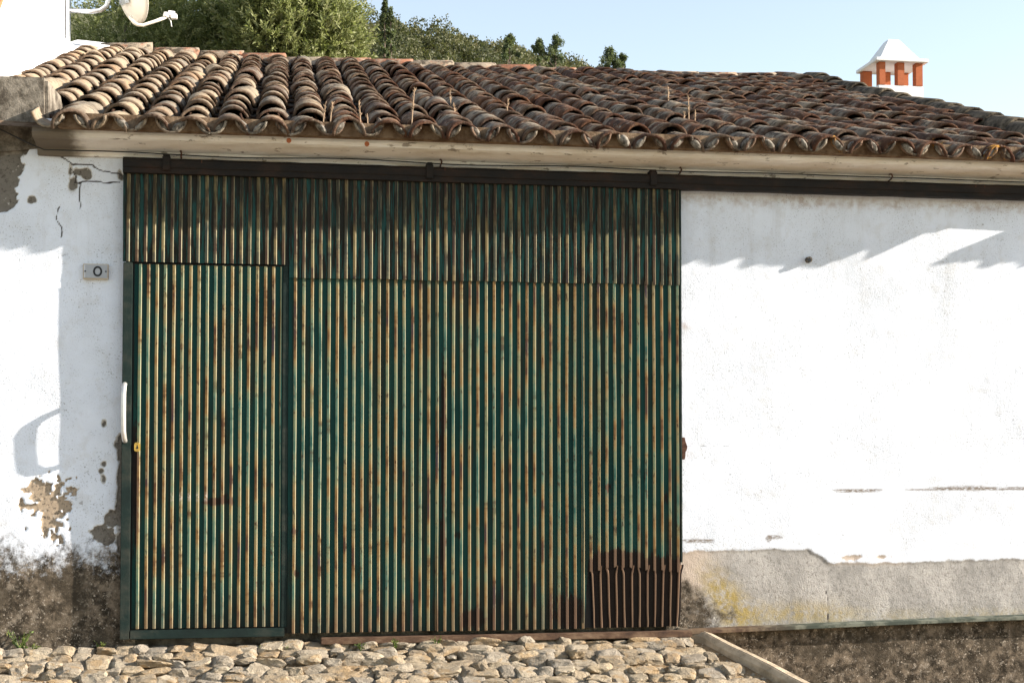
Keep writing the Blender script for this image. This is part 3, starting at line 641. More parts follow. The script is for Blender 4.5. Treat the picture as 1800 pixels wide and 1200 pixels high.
# verge: a heavier row of tiles smothered in mortar, running down the right edge
VT = tile_arrays(91, .125, .115, .50, .02, math.pi*1.05); vm = np_mesh('verge_tile', VT[0], VT[1], {'lip': VT[2]*0}, smooth=True); vm.materials.append(M['vergem'])
s = 0.0
while s < 6.2:
    y = E0.y + s*math.cos(SA); o = bpy.data.objects.new('verge_tile', vm); link(o, ROOF)
    o.location = roofp(verge_x(y) + 0.02, s, 0.0) ; o.location.z += 0.03 + random.uniform(-.008, .012); o.rotation_euler = (SA - R(2.2), random.uniform(-.05, .05), -0.068 + random.uniform(-.04, .04)); o.scale = (random.uniform(.92, 1.08), 1, random.uniform(.92, 1.1))
    s += 0.40 + random.uniform(-.02, .02)

# ------------------------------------------------------------------ sliding door
DOOR = tag(empty('sliding_door', (0.7, -0.06, 0.0)), 'rusty green corrugated metal sliding door hanging from an iron track', 'door')
DY = -0.062
def sheet(name, x0, x1, z0, z1, y=DY, pitch=0.0493, ph=0.0, topw=0.0122, fl=0.0056, dep=0.0125, nz=24, lean=None, rust=None, bare=None, zb=None, zt=None, thick=0.0012, wav=0.0026, seed=0, upper=0):
    """corrugated sheet: trapezoid ribs, front face plus returned edges"""
    xs = []; hs = []; ids = []
    k0 = math.floor((x0 - ph)/pitch) - 1; k = k0
    pts = []
    while ph + k*pitch < x1 + pitch:
        c = ph + k*pitch
        pts += [(c - topw/2 - fl, 0.0, k), (c - topw/2, 1.0, k), (c + topw/2, 1.0, k), (c + topw/2 + fl, 0.0, k), (c + topw/2 + fl + 0.0004, 0.0, k + 0.5)]; k += 1
    X = np.array([p[0] for p in pts]); Hh = np.array([p[1] for p in pts]); I = np.array([p[2] for p in pts], float); Wr = np.tile([0.0, 1.0, 1.0, 0.8, 0.0], len(pts)//5)  # raised on the right flank too, so its sun-facing side is coloured pale
    keep = (X > x0) & (X < x1)
    X = np.concatenate([[x0], X[keep], [x1]]); h0 = np.interp(x0, [p[0] for p in pts], [p[1] for p in pts]); h1 = np.interp(x1, [p[0] for p in pts], [p[1] for p in pts])
    Hh = np.concatenate([[h0], Hh[keep], [h1]]); I = np.floor(np.concatenate([[k0], I[keep], [k]])); Wr = np.concatenate([[0], Wr[keep], [0]])
    zz = np.linspace(0, 1, nz+1); n = len(X)
    XX = np.tile(X, (nz+1, 1)); HH = np.tile(Hh, (nz+1, 1)); II = np.tile(I, (nz+1, 1)); T = np.tile(zz[:, None], (1, n))
    Zb = z0 + (zb(XX) if zb else 0) + 0*XX; Zt = z1 + (zt(XX) if zt else 0) + 0*XX; ZZ = Zb + (Zt-Zb)*T
    XX = XX + (lean(XX, ZZ) if lean else 0) + wav*(fbm(II*3.3, ZZ, 1.5, 3, seed+3))*2
    hv = dep*(1 + 0.25*fbm(II*5.1, ZZ, 1.2, 3, seed+9))
    YY = y - HH*hv + 0.006*fbm(XX*1.0, ZZ, 1.1, 3, seed+5)
    V = np.stack([XX, YY, ZZ], -1).reshape(-1, 3)
    i = np.arange((n-1)*nz); a = (i//(n-1))*n + i % (n-1); F = np.stack([a, a+1, a+n+1, a+n], 1)
    rp = rust(XX, ZZ).ravel() if rust else np.zeros(len(V)); ba = bare(XX, ZZ).ravel() if bare else np.zeros(len(V))
    # split vertices per face column so rib edges stay crisp
    m = np_mesh(name, V, F, {'rib': HH.ravel(), 'ribid': II.ravel() + seed*13.7, 'rustp': rp, 'bare': ba, 'wear_lit': np.tile(Wr, nz+1), 'upper': np.full(len(V), float(upper))})
    o = obj(name, m, M['door']); o.parent = DOOR; o.matrix_parent_inverse = Matrix.Translation(-DOOR.location)
    sm = o.modifiers.new('thickness', 'SOLIDIFY'); sm.thickness = thick; sm.offset = -1
    return o
def dpart(mb, name, mat, parent=DOOR, bevel=0, smooth=False):
    o = mb.build(name, mat, None, bevel, smooth); o.parent = parent
    base = DOOR.location if parent is DOOR else Vector((0, 0, 0)); o.matrix_parent_inverse = Matrix.Translation(-DOOR.location) if parent is DOOR else Matrix.Identity(4)
    return o
def spot(*L):
    def f(X, Z):
        r = np.zeros_like(X)
        for (x, z, rx, rz) in L: r = np.maximum(r, 1.2*np.exp(-((X-x)/rx)**2 - ((Z-z)/rz)**2))
        return r
    return f
s1 = sheet('metal_sheet', -0.945, -0.004, 2.188, 2.72, y=DY-0.006, ph=-0.915, seed=1, upper=1); s1['label'] = 'upper corrugated sheet above the small door'
s2 = sheet('metal_sheet', 0.006, 2.372, 2.112, 2.72, y=DY-0.0135, ph=0.041, nz=20, seed=2, upper=1, zb=lambda X: -0.002*np.sin(X*9)); s2['label'] = 'wide upper corrugated sheet of the fixed leaf'
s3 = sheet('metal_sheet', 0.004, 0.895, 0.034, 2.13, ph=0.041, seed=3, nz=60, rust=spot((.06, .38, .025, .03), (.04, .62, .02, .03), (.22, 1.86, .01, .08)))
s4 = sheet('metal_sheet', 0.880, 1.775, 0.030, 2.13, ph=0.0395+0.0493*18, y=DY-0.0025, seed=4, nz=60, rust=spot((.915, 1.2, .012, .5), (.915, .55, .012, .2), (1.68, .12, .10, .12), (1.1, .1, .1, .06), (1.0, .6, .02, .02)))
s5 = sheet('metal_sheet', 1.760, 2.374, 0.365, 2.13, ph=0.0385+0.0493*36, y=DY-0.005, seed=5, nz=50, zb=lambda X: 0.03*np.exp(-((X-2.0)/.18)**2) - 0.31*(X < 1.80) + 0.006*np.sin(X*90),
           rust=lambda X, Z: np.clip(1.6*sstep(0.56, 0.40, Z + 0.05*np.abs(X-1.98)*3 + 0.05*fbm(X, Z, 22, 3, 7))*(X > 1.79), 0, 1.2) + spot((2.28, .81, .022, .035), (1.93, .87, .02, .012), (2.02, .87, .02, .012))(X, Z))
s5['label'] = 'corrugated sheet rusted through along its ragged lower edge'
s6 = sheet('rusted_patch', 1.815, 2.382, 0.032, 0.405, ph=0.0445+0.0493*37, pitch=0.0493, topw=0.006, fl=0.007, dep=0.013, y=DY-0.001, nz=22, seed=6, wav=0.003,
           lean=lambda X, Z: (0.405-Z)*0.04*np.sign(2.1-X)*np.abs(2.1-X)/.3 + 0.003*np.exp(-((Z-.06)/.04)**2)*np.sin(X*47) - 0.012*np.exp(-((Z-.40)/.03)**2)*np.sin(X*60), rust=lambda X, Z: 3.0 + 0*X)
s6['label'] = 'crumpled dark rusty patch sheet at the bottom right of the door'
# small door let into the leaf
WK = sheet('small_door', -0.878, -0.034, 0.076, 2.176, y=DY+0.004, ph=-0.846, pitch=0.0476, nz=64, seed=8,
           rust=spot((-.40, .805, .10, .022), (-.36, .82, .02, .02), (-.43, 1.02, .01, .012), (-.87, .9, .02, .4)),
           bare=lambda X, Z: 1.0*(np.abs(Z - .82 + 0.02*(X+.55)) < 0.018)*sstep(-.69, -.66, X)*sstep(-.42, -.45, X))
WK['label'] = 'narrow corrugated door let into the left of the sliding door'
dpart(MB().box(-0.940, -0.888, DY-0.020, DY+0.03, 0.018, 2.184), 'frame_stile', M['frame'], bevel=0.003)
dpart(MB().box(-0.884, -0.010, DY-0.018, DY+0.03, 0.018, 0.068), 'frame_rail', M['frame'], bevel=0.003)
dpart(MB().box(-0.030, 0.002, DY-0.003, DY+0.03, 0.070, 2.184), 'frame_stile', M['frame'], bevel=0.002)
dpart(MB().box(2.374, 2.383, DY-0.016, DY+0.03, 0.42, 2.70), 'edge_strip', M['frame'])
dpart(MB().box(-0.93, 2.36, DY+0.032, DY+0.055, 0.03, 2.72), 'backing_sheet', M['black'])
# handle on the stile, lock on the small door
hp = [(-0.925, DY-0.018, 1.478), (-0.925, DY-0.038, 1.474), (-0.925, DY-0.057, 1.455), (-0.926, DY-0.064, 1.42), (-0.926, DY-0.064, 1.30), (-0.925, DY-0.063, 1.21), (-0.922, DY-0.054, 1.175), (-0.921, DY-0.038, 1.158), (-0.921, DY-0.018, 1.153)]
hd = dpart(MB().tube(hp, 0.0145, 12), 'handle', M['steel'], smooth=True); hd['label'] = 'worn pale metal pull handle'
esc = []
for k in range(24):
    a = 2*math.pi*k/24; c, s_ = math.cos(a), math.sin(a); esc.append((0.0165*math.copysign(abs(c)**.55, c), 0.026*math.copysign(abs(s_)**.55, s_)))
mb = MB(); mb.add([(-0.853+x, DY-0.016, 1.118+z) for x, z in esc] + [(-0.853+x, DY+0.0, 1.118+z) for x, z in esc], [tuple(range(24))] + [(k, (k+1) % 24, 24+(k+1) % 24, 24+k) for k in range(24)])
lk = mb.build('lock_plate', M['brass'], WK, 0); lk.matrix_parent_inverse = Matrix.Identity(4)
kh = MB().tube([(-0.852, DY-0.0172, 1.113), (-0.852, DY-0.010, 1.113)], 0.0065, 12).box(-0.8545, -0.8495, DY-0.0170, DY-0.010, 1.113, 1.130)
kh.build('keyhole', M['black'], WK)
for z in (1.139, 1.098): MB().tube([(-0.852, DY-0.0185, z), (-0.852, DY-0.010, z)], 0.003, 8).build('screw', M['rust'], WK)

# ------------------------------------------------------------------ track, rails, cable, fittings
TR = tag(empty('door_track', (1.5, -0.05, 2.70)), 'long sooty iron track beam above the sliding door', 'track beam')
def tpart(mb, name, mat, bevel=0): 
    o = mb.build(name, mat, TR, bevel); o.matrix_parent_inverse = Matrix.Translation(-TR.location); return o
tp = [(-0.02, 2.705), (-0.02, 2.785), (-0.055, 2.796), (-0.095, 2.790), (-0.112, 2.772), (-0.112, 2.735), (-0.105, 2.728), (-0.105, 2.700), (-0.085, 2.698)]
tpart(MB().prism(tp, -0.945, 5.12, 70, 0.0018), 'beam', M['track'])
for x in (-0.70, 0.83, 2.20):
    tpart(MB().box(x-0.022, x+0.022, -0.122, -0.10, 2.715, 2.800).box(x-0.019, x+0.019, -0.122, 0.0, 2.798, 2.812), 'strap', M['track'], 0.004)
for x in (-0.50, 0.92, 4.3, 4.36):
    tpart(MB().box(x-0.003, x+0.003, -0.1135, -0.108, 2.765, 2.785), 'bare_scratch', M['rust'])
r1 = MB().box(0.20, 2.43, -0.115, -0.03, -0.030, 0.006).build('floor_rail', M['rail'], None, 0.004); tag(r1, 'flat brown rusty rail at the foot of the sliding door', 'rail')
mb = MB(); vs = []
for (x, z) in ((2.43, -0.006), (2.95, 0.006), (3.5, 0.020), (4.1, 0.033), (5.15, 0.052)):
    vs += [(x, -0.075, z-0.012), (x, -0.075, z+0.008), (x, -0.03, z+0.014), (x, 0.01, z+0.014), (x, 0.01, z-0.012)]
mb.add(vs, [(i*5+j, i*5+(j+1) % 5, (i+1)*5+(j+1) % 5, (i+1)*5+j) for i in range(4) for j in range(5)])
tag(mb.build('floor_rail', M['rail_green'], None, 0.002), 'thin green painted rail along the white wall above the dark footing', 'rail')
# cable under the cornice
cp = [(-1.9, -0.16, 3.00), (-1.64, -0.155, 2.925), (-1.45, -0.15, 2.835), (-1.38, -0.12, 2.812)]
for i in range(0, 41): x = -1.2 + 6.2*i/40; cp.append((x, -0.075, 2.822 + 0.004*math.sin(i*.78) - 0.008*math.sin(i*math.pi/10)**2 + 0.0035*x*0))
CB = tag(empty('wall_cable', (1.5, -0.075, 2.82)), 'thin black cable strung along the wall below the cornice', 'cable')
o = MB().tube(cp, 0.0042, 6).build('wire', M['cable'], CB, 0, True); o.matrix_parent_inverse = Matrix.Translation(-CB.location)
for x in (-0.62, 0.90, 2.38, 3.75):
    o = MB().tube([(x, 0.0, 2.80), (x, -0.07, 2.808), (x+0.004, -0.088, 2.822), (x, -0.08, 2.838), (x-0.006, -0.06, 2.842)], 0.005, 6).build('cable_clip', M['rust'], CB, 0, True); o.matrix_parent_inverse = Matrix.Translation(-CB.location)
# putlog holes plugged with clay in the cornice
for x, z in ((0.0, 2.889), (0.45, 2.885)):
    MB().tube([(x, -0.2285, z), (x, -0.215, z)], 0.014, 12).build('clay_plug', M['terracotta'], BARN)
# house number
NP = tag(empty('house_number', (-1.101, -0.02, 2.133)), 'small grey plate with a black 0 on the wall', 'number plate')
yb = -0.012
def nrel(mb, name, mat, bevel=0):
    return mb.build(name, mat, NP, bevel)
nrel(MB().box(-0.071, 0.071, -0.004, 0.03, -0.044, 0.044), 'rim', M['platef'], 0.002)
nrel(MB().box(-0.066, 0.066, -0.0075, -0.002, -0.039, 0.039), 'plate', M['plate'], 0.002)
ring = []; ns = 28
for k in range(ns):
    a = 2*math.pi*k/ns
    for (ra, rb, yy) in ((0.0255, 0.0305, -0.0095), (0.0155, 0.0195, -0.0095), (0.0155, 0.0195, -0.007), (0.0255, 0.0305, -0.007)): ring.append((0.012 + ra*math.cos(a), yy, rb*math.sin(a)))
nrel(MB().add(ring, [(k*4+j, k*4+(j+1) % 4, ((k+1) % ns)*4+(j+1) % 4, ((k+1) % ns)*4+j) for k in range(ns) for j in range(4)]), 'numeral', M['black'])
for x in (-0.057, 0.058): nrel(MB().tube([(x, -0.010, 0), (x, -0.006, 0)], 0.0045, 8), 'screw', M['black'])
# rusty striker and hole in the wall
SP = [(2.392,1.182),(2.413,1.180),(2.419,1.15),(2.429,1.125),(2.426,1.105),(2.417,1.09),(2.415,1.055),(2.410,1.043),(2.394,1.05)]
mb = MB(); mb.add([(x, -0.034, z) for x, z in SP] + [(x, 0.02, z) for x, z in SP], [tuple(range(9)), tuple(range(9, 18))[::-1]] + [(k, (k+1) % 9, 9+(k+1) % 9, 9+k) for k in range(9)])
tag(mb.build('strike_plate', M['rust'], None, 0.002), 'ragged rusty strike plate on the white wall at the door edge', 'strike plate')
hk = tag(empty('wall_hook', (3.225, -0.01, 2.295)), 'small chipped hole with a bolt stub in the white wall', 'bolt')
MB().tube([(0, -0.022, 0), (0, 0.03, 0)], 0.019, 9).build('socket', M['plug'], hk, 0, False)
MB().tube([(-0.004, -0.03, -0.004), (-0.004, 0.0, -0.004)], 0.012, 10).build('bolt', M['black'], hk)  # black stub stands in for the dark inside of the hole

# ------------------------------------------------------------------ white house on the left with satellite dish
WH = tag(empty('white_house', (-3.5, 3.0, -0.7)), 'blank white house wall rising behind the left end of the tiles', 'house')
def wpart(mb, name, mat, bevel=0):
    o = mb.build(name, mat, WH, bevel); o.matrix_parent_inverse = Matrix.Translation(-WH.location); return o
wx = lambda y: -2.03 + 0.05*(y-2.3)/4.0
mb = MB(); mb.add([(-6,0.46,-0.7),(wx(.46)-.02,0.46,-0.7),(wx(5.35)-.1,5.35,-0.7),(-6,5.35,-0.7),(-6,0.46,2.91),(wx(.46)-.02,0.46,2.91),(wx(5.35)-.1,5.35,7.31),(-6,5.35,7.31)], [(3,2,1,0),(4,5,6,7),(0,1,5,4),(1,2,6,5),(2,3,7,6),(3,0,4,7)])
wpart(mb, 'wall', M['white'])
# lower shoulder and white flashing lapping over the tiles
fl = []; m_ = 26
for i in range(m_+1):
    y = 0.46 + 5.75*i/m_; sl_ = (y - E0.y)/math.cos(SA); z = roofp(0, sl_, 0.12).z; wob = random.uniform(-.03, .03)
    fl += [(wx(y)-0.13, y, z-0.4), (wx(y)-0.13, y, z+0.14*(y<5.1)+.02), (wx(y)-0.04, y, z+0.10*(y<5.1)+.015), (wx(y)+0.09+wob + (0.16 if y > 5.2 else 0), y, z-0.005), (wx(y)+0.11+wob+ (0.16 if y > 5.2 else 0), y, z-0.12)]
wpart(MB().add(fl, [(i*5+j, i*5+j+1, (i+1)*5+j+1, (i+1)*5+j) for i in range(m_) for j in range(4)]), 'flashing', M['white'])
rf = MB()
zt = lambda y: 4.29 + (y-2.0)*0.9
for i in range(16):
    y0 = 0.40 + 0.32*i; rf.add([(-6, y0, zt(y0)+.06), (wx(y0)+0.02, y0, zt(y0)+.03), (wx(y0)+0.02, y0+.32, zt(y0+.32)+.03), (-6, y0+.32, zt(y0+.32)+.06), (-6, y0, zt(y0)+.12), (wx(y0)+0.02, y0, zt(y0)+.10), (wx(y0)+0.02, y0+.32, zt(y0+.32)+.08), (-6, y0+.32, zt(y0+.32)+.10)],
        [(3,2,1,0),(4,5,6,7),(0,1,5,4),(1,2,6,5),(2,3,7,6),(3,0,4,7)])
wpart(rf, 'roof', M['terracotta'])

SD = tag(empty('satellite_dish', (-2.05, 5.3, 5.26)), 'cream satellite dish on a bent steel arm beside the white wall', 'satellite dish')
MB().box(-0.03, 0.0, -0.05, 0.05, -0.28, 0.16).build('wall_bracket', M['galv'], SD, 0.004)
MB().tube([(0.0, -0.03, 0.0), (0.20, -0.03, 0.0), (0.28, -0.03, 0.015), (0.335, -0.03, 0.06), (0.355, -0.03, 0.13), (0.36, -0.03, 0.34)], 0.022, 12).build('mast', M['galv'], SD, 0, True)
ax = Vector((0.80, 0.50, 0.33)).normalized(); q = ax.to_track_quat('Z', 'Y'); dc = Vector((0.50, 0.0, 0.20))
dv = []; dfa = []; nr, na = 8, 40
for i in range(nr+1):
    r = 0.30*i/nr
    for k in range(na):
        a = 2*math.pi*k/na; p = Vector((r*math.cos(a)*0.92, r*math.sin(a), 0.9*r*r)); dv.append(dc + q @ p)
for i in range(nr):
    for k in range(na): dfa.append((i*na+k, i*na+(k+1) % na, (i+1)*na+(k+1) % na, (i+1)*na+k))
dsh = MB().add(dv, dfa).build('dish', M['dish'], SD, 0, True); sm = dsh.modifiers.new('thickness', 'SOLIDIFY'); sm.thickness = 0.006
Mq = Matrix.Translation(dc) @ q.to_matrix().to_4x4()
MB().box(-0.06, 0.06, -0.10, 0.10, -0.05, -0.012, Mq).build('back_plate', M['galv'], SD, 0.005)
for a, b in ((-.04, .07), (.04, .07), (-.04, -.07), (.04, -.07)): MB().tube([Mq @ Vector((a, b, -0.06)), Mq @ Vector((a, b, -0.04))], 0.01, 8).build('bolt', M['galv'], SD)
MB().tube([(0.36, -0.03, 0.20), Mq @ Vector((0, 0, -0.04))], 0.03, 10).build('clamp', M['galv'], SD)
lb = [(0.55, -0.03, -0.03), (0.585, -0.02, -0.08), (0.62, -0.01, -0.10), (0.67, 0.0, -0.10), (0.78, 0.02, -0.05), (0.90, 0.04, 0.01)]
MB().tube(lb, 0.016, 10).build('feed_arm', M['dish'], SD, 0, True)
MB().tube([(0.88, 0.04, 0.0), (0.89, 0.04, 0.045)], 0.03, 12).tube([(0.90, 0.04, 0.035), (0.965, 0.045, 0.035)], [0.032, 0.028], 12).box(0.925, 0.985, 0.02, 0.07, -0.01, 0.035).build('feed_horn', M['white'], SD, 0.004)
MB().tube([(0.905, 0.04, -0.005), (0.925, 0.04, -0.03), (0.935, 0.04, -0.09)], 0.005, 6).build('lead', M['white'], SD, 0, True)

# ------------------------------------------------------------------ chimney
CH = tag(empty('chimney', (7.97, 9.35, -0.71)), 'white chimney with red brick posts under a pyramid cap behind the barn roof', 'chimney')
def cpart(mb, name, mat, bevel=0): 
    o = mb.build(name, mat, CH, bevel); return o
zc = 0.75
cpart(MB().box(-0.315, 0.315, -0.285, 0.285, 0, 5.90+zc), 'stack', M['white'], 0.01)
PZ0, PZ1 = 5.90+zc, 6.205+zc
for (px, py) in ((-.265,-.235), (0,-.235), (.255,-.235), (-.265,.235), (0,.235), (.255,.235)):
    hwp = 0.05 if py < 0 else 0.066
    cpart(MB().box(px-hwp+(.012 if px == -.265 and py < 0 else 0), px+hwp, py-0.05, py+0.05, PZ0, PZ1), 'brick_post', M['brick'], 0.004)
cpart(MB().box(-0.365, 0.365, -0.345, 0.345, PZ1, PZ1+0.045), 'cap_slab', M['white'], 0.006)
b = PZ1+0.045; mb = MB()
lv = [(0.30, 0.28, 0.0), (0.245, 0.23, 0.07), (0.16, 0.15, 0.20), (0.075, 0.07, 0.325)]; vs = []
for (hx, hy, hz) in lv: vs += [(-hx, -hy, b+hz), (hx, -hy, b+hz), (hx, hy, b+hz), (-hx, hy, b+hz)]
mb.add(vs, [(i*4+j, i*4+(j+1) % 4, (i+1)*4+(j+1) % 4, (i+1)*4+j) for i in range(3) for j in range(4)] + [(12, 13, 14, 15), (3, 2, 1, 0)])
cpart(mb, 'cap', M['white'], 0.008)

# ------------------------------------------------------------------ neighbouring roof on the right (its eave shades the white wall)
NB = tag(empty('neighbouring_shed', (7.5, 1.5, -0.7)), 'low whitewashed shed with flat tile-edged eave right of the barn', 'shed')
def npart(mb, name, mat): o = mb.build(name, mat, NB); o.matrix_parent_inverse = Matrix.Translation(-NB.location); return o
npart(MB().box(5.62, 10, 0.0, 3.9, -0.7, 2.893), 'wall', M['white'])
nroof = npart(MB().box(5.60, 10, -0.325, 4.0, 2.895, 2.93), 'roof', M['mortar'])
for k in range(16):
    o = bpy.data.objects.new('pan_tile', PM[k % 5]); link(o, nroof); o.location = Vector((5.72 + .222*k, -0.34, 2.928)); o.scale = (1, 1, 0.42)

# ------------------------------------------------------------------ vegetation
def leaf_arrays(P, D, W, L, wdt, rnd):
    """kite-shaped leaves at P along D with half-width direction W"""
    n = len(P); V = np.empty((n, 4, 3)); L = np.asarray(L).reshape(-1, 1); wdt = np.asarray(wdt).reshape(-1, 1)
    V[:, 0] = P; V[:, 1] = P + D*L*0.5 + W*wdt; V[:, 2] = P + D*L; V[:, 3] = P + D*L*0.5 - W*wdt
    return V.reshape(-1, 3), np.arange(n*4).reshape(-1, 4), np.repeat(rnd, 4)
def unit(a): return a/np.maximum(np.linalg.norm(a, axis=-1, keepdims=True), 1e-9)
def olive(loc, rx, ry, rz, cz, ntw, label, seed, ll=0.08, up=1.1):
    rg = np.random.default_rng(seed); T = tag(empty('olive_tree', loc), label, 'tree')
    c = np.array([0, 0, cz])
    # sub-clumps make the outline uneven
    nc = 34; cd_ = unit(rg.normal(size=(nc, 3))); cc = cd_*rg.uniform(.35, .82, (nc, 1))*np.array([rx, ry, rz]); cr = rg.uniform(.28, .48, nc)*min(rx, rz)
    k = rg.integers(0, nc, ntw); dr = unit(rg.normal(size=(ntw, 3))); root = cc[k] + dr*(cr[k]*rg.uniform(.35, 1.0, ntw)**.6)[:, None]
    tw = unit(dr*0.7 + unit(root)*0.5 + np.array([0.1, -0.1, up]) + rg.normal(size=(ntw, 3))*.28); tl = rg.uniform(.14, .40, ntw)
    nl = 20; t = (np.arange(nl)+.5)/nl
    P = root[:, None] + tw[:, None]*(tl[:, None]*t)[..., None]; P[..., 2] -= 0.03*t**2
    D = unit(tw[:, None]*0.75 + rg.normal(size=(ntw, nl, 3))*0.55); W = unit(np.cross(D, rg.normal(size=(ntw, nl, 3))))
    sh = np.clip(rg.normal(.5, .22, (ntw, 1)) + rg.normal(0, .12, (ntw, nl)), 0, 1)
    V, F, r = leaf_arrays((P + c).reshape(-1, 3), D.reshape(-1, 3), W.reshape(-1, 3), rg.uniform(.6, 1.25, ntw*nl)*ll, rg.uniform(.7, 1.2, ntw*nl)*ll*.155, sh.ravel())
    obj('crown', np_mesh('crown', V, F, {'rnd': r}), M['olive'], T)
    mb = MB(); mb.tube([(0, 0, 0), (0.06, 0, cz*.3), (-0.04, 0.03, cz*.62), (0, 0, cz*.8)], [.24, .18, .14, .10], 10)
    for q in range(9):
        e = Vector(cc[q*2]) + Vector(c); s0 = Vector((0, 0, cz*.62)); mb.tube([s0, s0.lerp(e, .5) + Vector((0, 0, .1)), e], [.07, .045, .015], 7)
    mb.build('trunk', M['bark'], T, 0, True)
    return T
olive((-0.02, 11.0, -0.75), 1.05, 1.15, 1.6, 7.3, 8200, 'sunlit olive tree with pale spiky leaves behind the ridge', 3)
olive((-2.0, 11.9, -0.75), 1.30, 1.2, 1.7, 7.4, 7400, 'darker olive tree behind the satellite dish', 4, 0.055, 0.5)

# hill with woodland
HP = [(-400, 150), (-35, 136), (0, 136), (24, 134), (33, 133), (43, 132.5), (50, 130), (59, 128), (68, 126), (77, 123.5), (86, 123.5), (95, 122), (106, 119.5), (140, 106), (230, 80), (500, 50)]
def hz(x): return np.interp(x, [p[0] for p in HP], [p[1] for p in HP]) - 4.5
def hill_z(X, Y): t = np.clip((Y-120)/300, 0, 1); t2 = np.clip((Y-420)/500, 0, 1); return -0.8 + (hz(X)+0.8)*(t**0.9) - 40*t2**2 + 1.5*fbm(X, Y, .03, 3, 4)*t
tag(obj('hill', plane_mesh(-420, 520, 120, 900, 120, 70, hill_z, 'hill'), M['hill']), kind='structure')
def wood():
    rg = np.random.default_rng(5); Vs = []; Fs = []; Rs = []; off = 0
    N = 330
    for i in range(N):
        y = 420 - 160*rg.random()**1.3; x = rg.uniform(14, 128)*(y+8.5)/428 + 0; g0 = float(hill_z(np.array([x]), np.array([y]))[0]); sz = rg.uniform(1.8, 3.6); hh = rg.uniform(.75, 1.35)
        n = 420; d = unit(rg.normal(size=(n, 3))); rr = rg.uniform(.72, 1.05, (n, 1)); lump = 1 + .28*np.sin(d[:, :1]*5 + i) * np.cos(d[:, 2:]*6 + i*2.1)
        P = d*rr*lump*np.array([sz, sz, sz*hh]) + np.array([x, y, g0 + sz*hh*.8])
        D = unit(rg.normal(size=(n, 3)) + d*.4); W = unit(np.cross(D, rg.normal(size=(n, 3)))); q = rg.uniform(.5, 1.0, n)
        base = rg.uniform(.15, .75); V, F, r = leaf_arrays(P, D, W, q, q*.32, np.clip(base + rg.normal(0, .14, n), 0, 1)); Vs.append(V); Fs.append(F+off); Rs.append(r); off += len(V)
    o = obj('woodland', np_mesh('woodland', np.concatenate(Vs), np.concatenate(Fs), {'rnd': np.concatenate(Rs)}), M['oak'])
    tag(o, 'dense dark oak scrub covering the far hillside', 'woodland', kind='stuff')
wood()
def eucalypt(loc, h, wd, label, seed, dens=1.0, gaps=False):
    rg = np.random.default_rng(seed); T = tag(empty('eucalyptus_tree', loc), label, 'tree', 'trees on the skyline'); Vs = []; Fs = []; Rs = []; off = 0; mb = MB()
    mb.tube([(0, 0, -3), (wd*.05, 0, h*.4), (-wd*.03, 0, h*.95)], [.28, .2, .05], 6)
    nc = int(30*dens)
    for i in range(nc):
        f = (.28 if not gaps else .55) + (.70 if not gaps else .43)*((i+.5)/nc)**.8; w_ = wd*(1.12-f)**1.1*2.0; c = np.array([rg.normal(0, .5)*w_, rg.normal(0, .5)*w_, h*f]); cr = wd*rg.uniform(.16, .34)
        n = 90; d = unit(rg.normal(size=(n, 3))); P = c + d*rg.uniform(.2, 1.25, (n, 1))*cr*np.array([1, 1, 1.5]); D = unit(rg.normal(size=(n, 3)) + np.array([0, 0, -.5])); W = unit(np.cross(D, rg.normal(size=(n, 3)))); q = rg.uniform(.35, .8, n)
        V, F, r = leaf_arrays(P, D, W, q, q*.22, np.clip(rg.uniform(.2, .8) + rg.normal(0, .15, n), 0, 1)); Vs.append(V); Fs.append(F+off); Rs.append(r); off += len(V)
        mb.tube([(0, 0, max(h*f - wd*.6, h*.2)), tuple(c)], [.10, .03], 5)
    mb.build('trunk', M['bark'], T); obj('crown', np_mesh('crown', np.concatenate(Vs), np.concatenate(Fs), {'rnd': np.concatenate(Rs)}), M['euca'], T); return T
# (x, top z, height, half width, label) at y = 300
for i, (x, zt_, h, wd, lb, gp) in enumerate(((20.5, 101.0, 18, 1.3, 'tallest dark spire-shaped tree just right of the olive tree', False), (21.9, 99.2, 16, 1.2, 'second slim spire-shaped tree beside the tallest one', False),
        (48.1, 94.1, 8, 1.7, 'feathery tree poking above the middle of the wooded slope', False), (54.9, 93.2, 6.5, 1.5, 'small gappy tree with bare trunk left of the broad skyline tree', True),
        (58.4, 94.2, 9, 2.2, 'broad loose tree standing alone on the falling skyline', False), (70.7, 92.0, 7, 2.0, 'low wide tree clump right of the hill against the sky', False), (73.9, 90.9, 6, 1.1, 'small rounded tree rightmost on the skyline', False))):
    eucalypt((x, 300, zt_ - h), h, wd, lb, 60+i, 1.0 if wd > 1.2 else .6, gp)

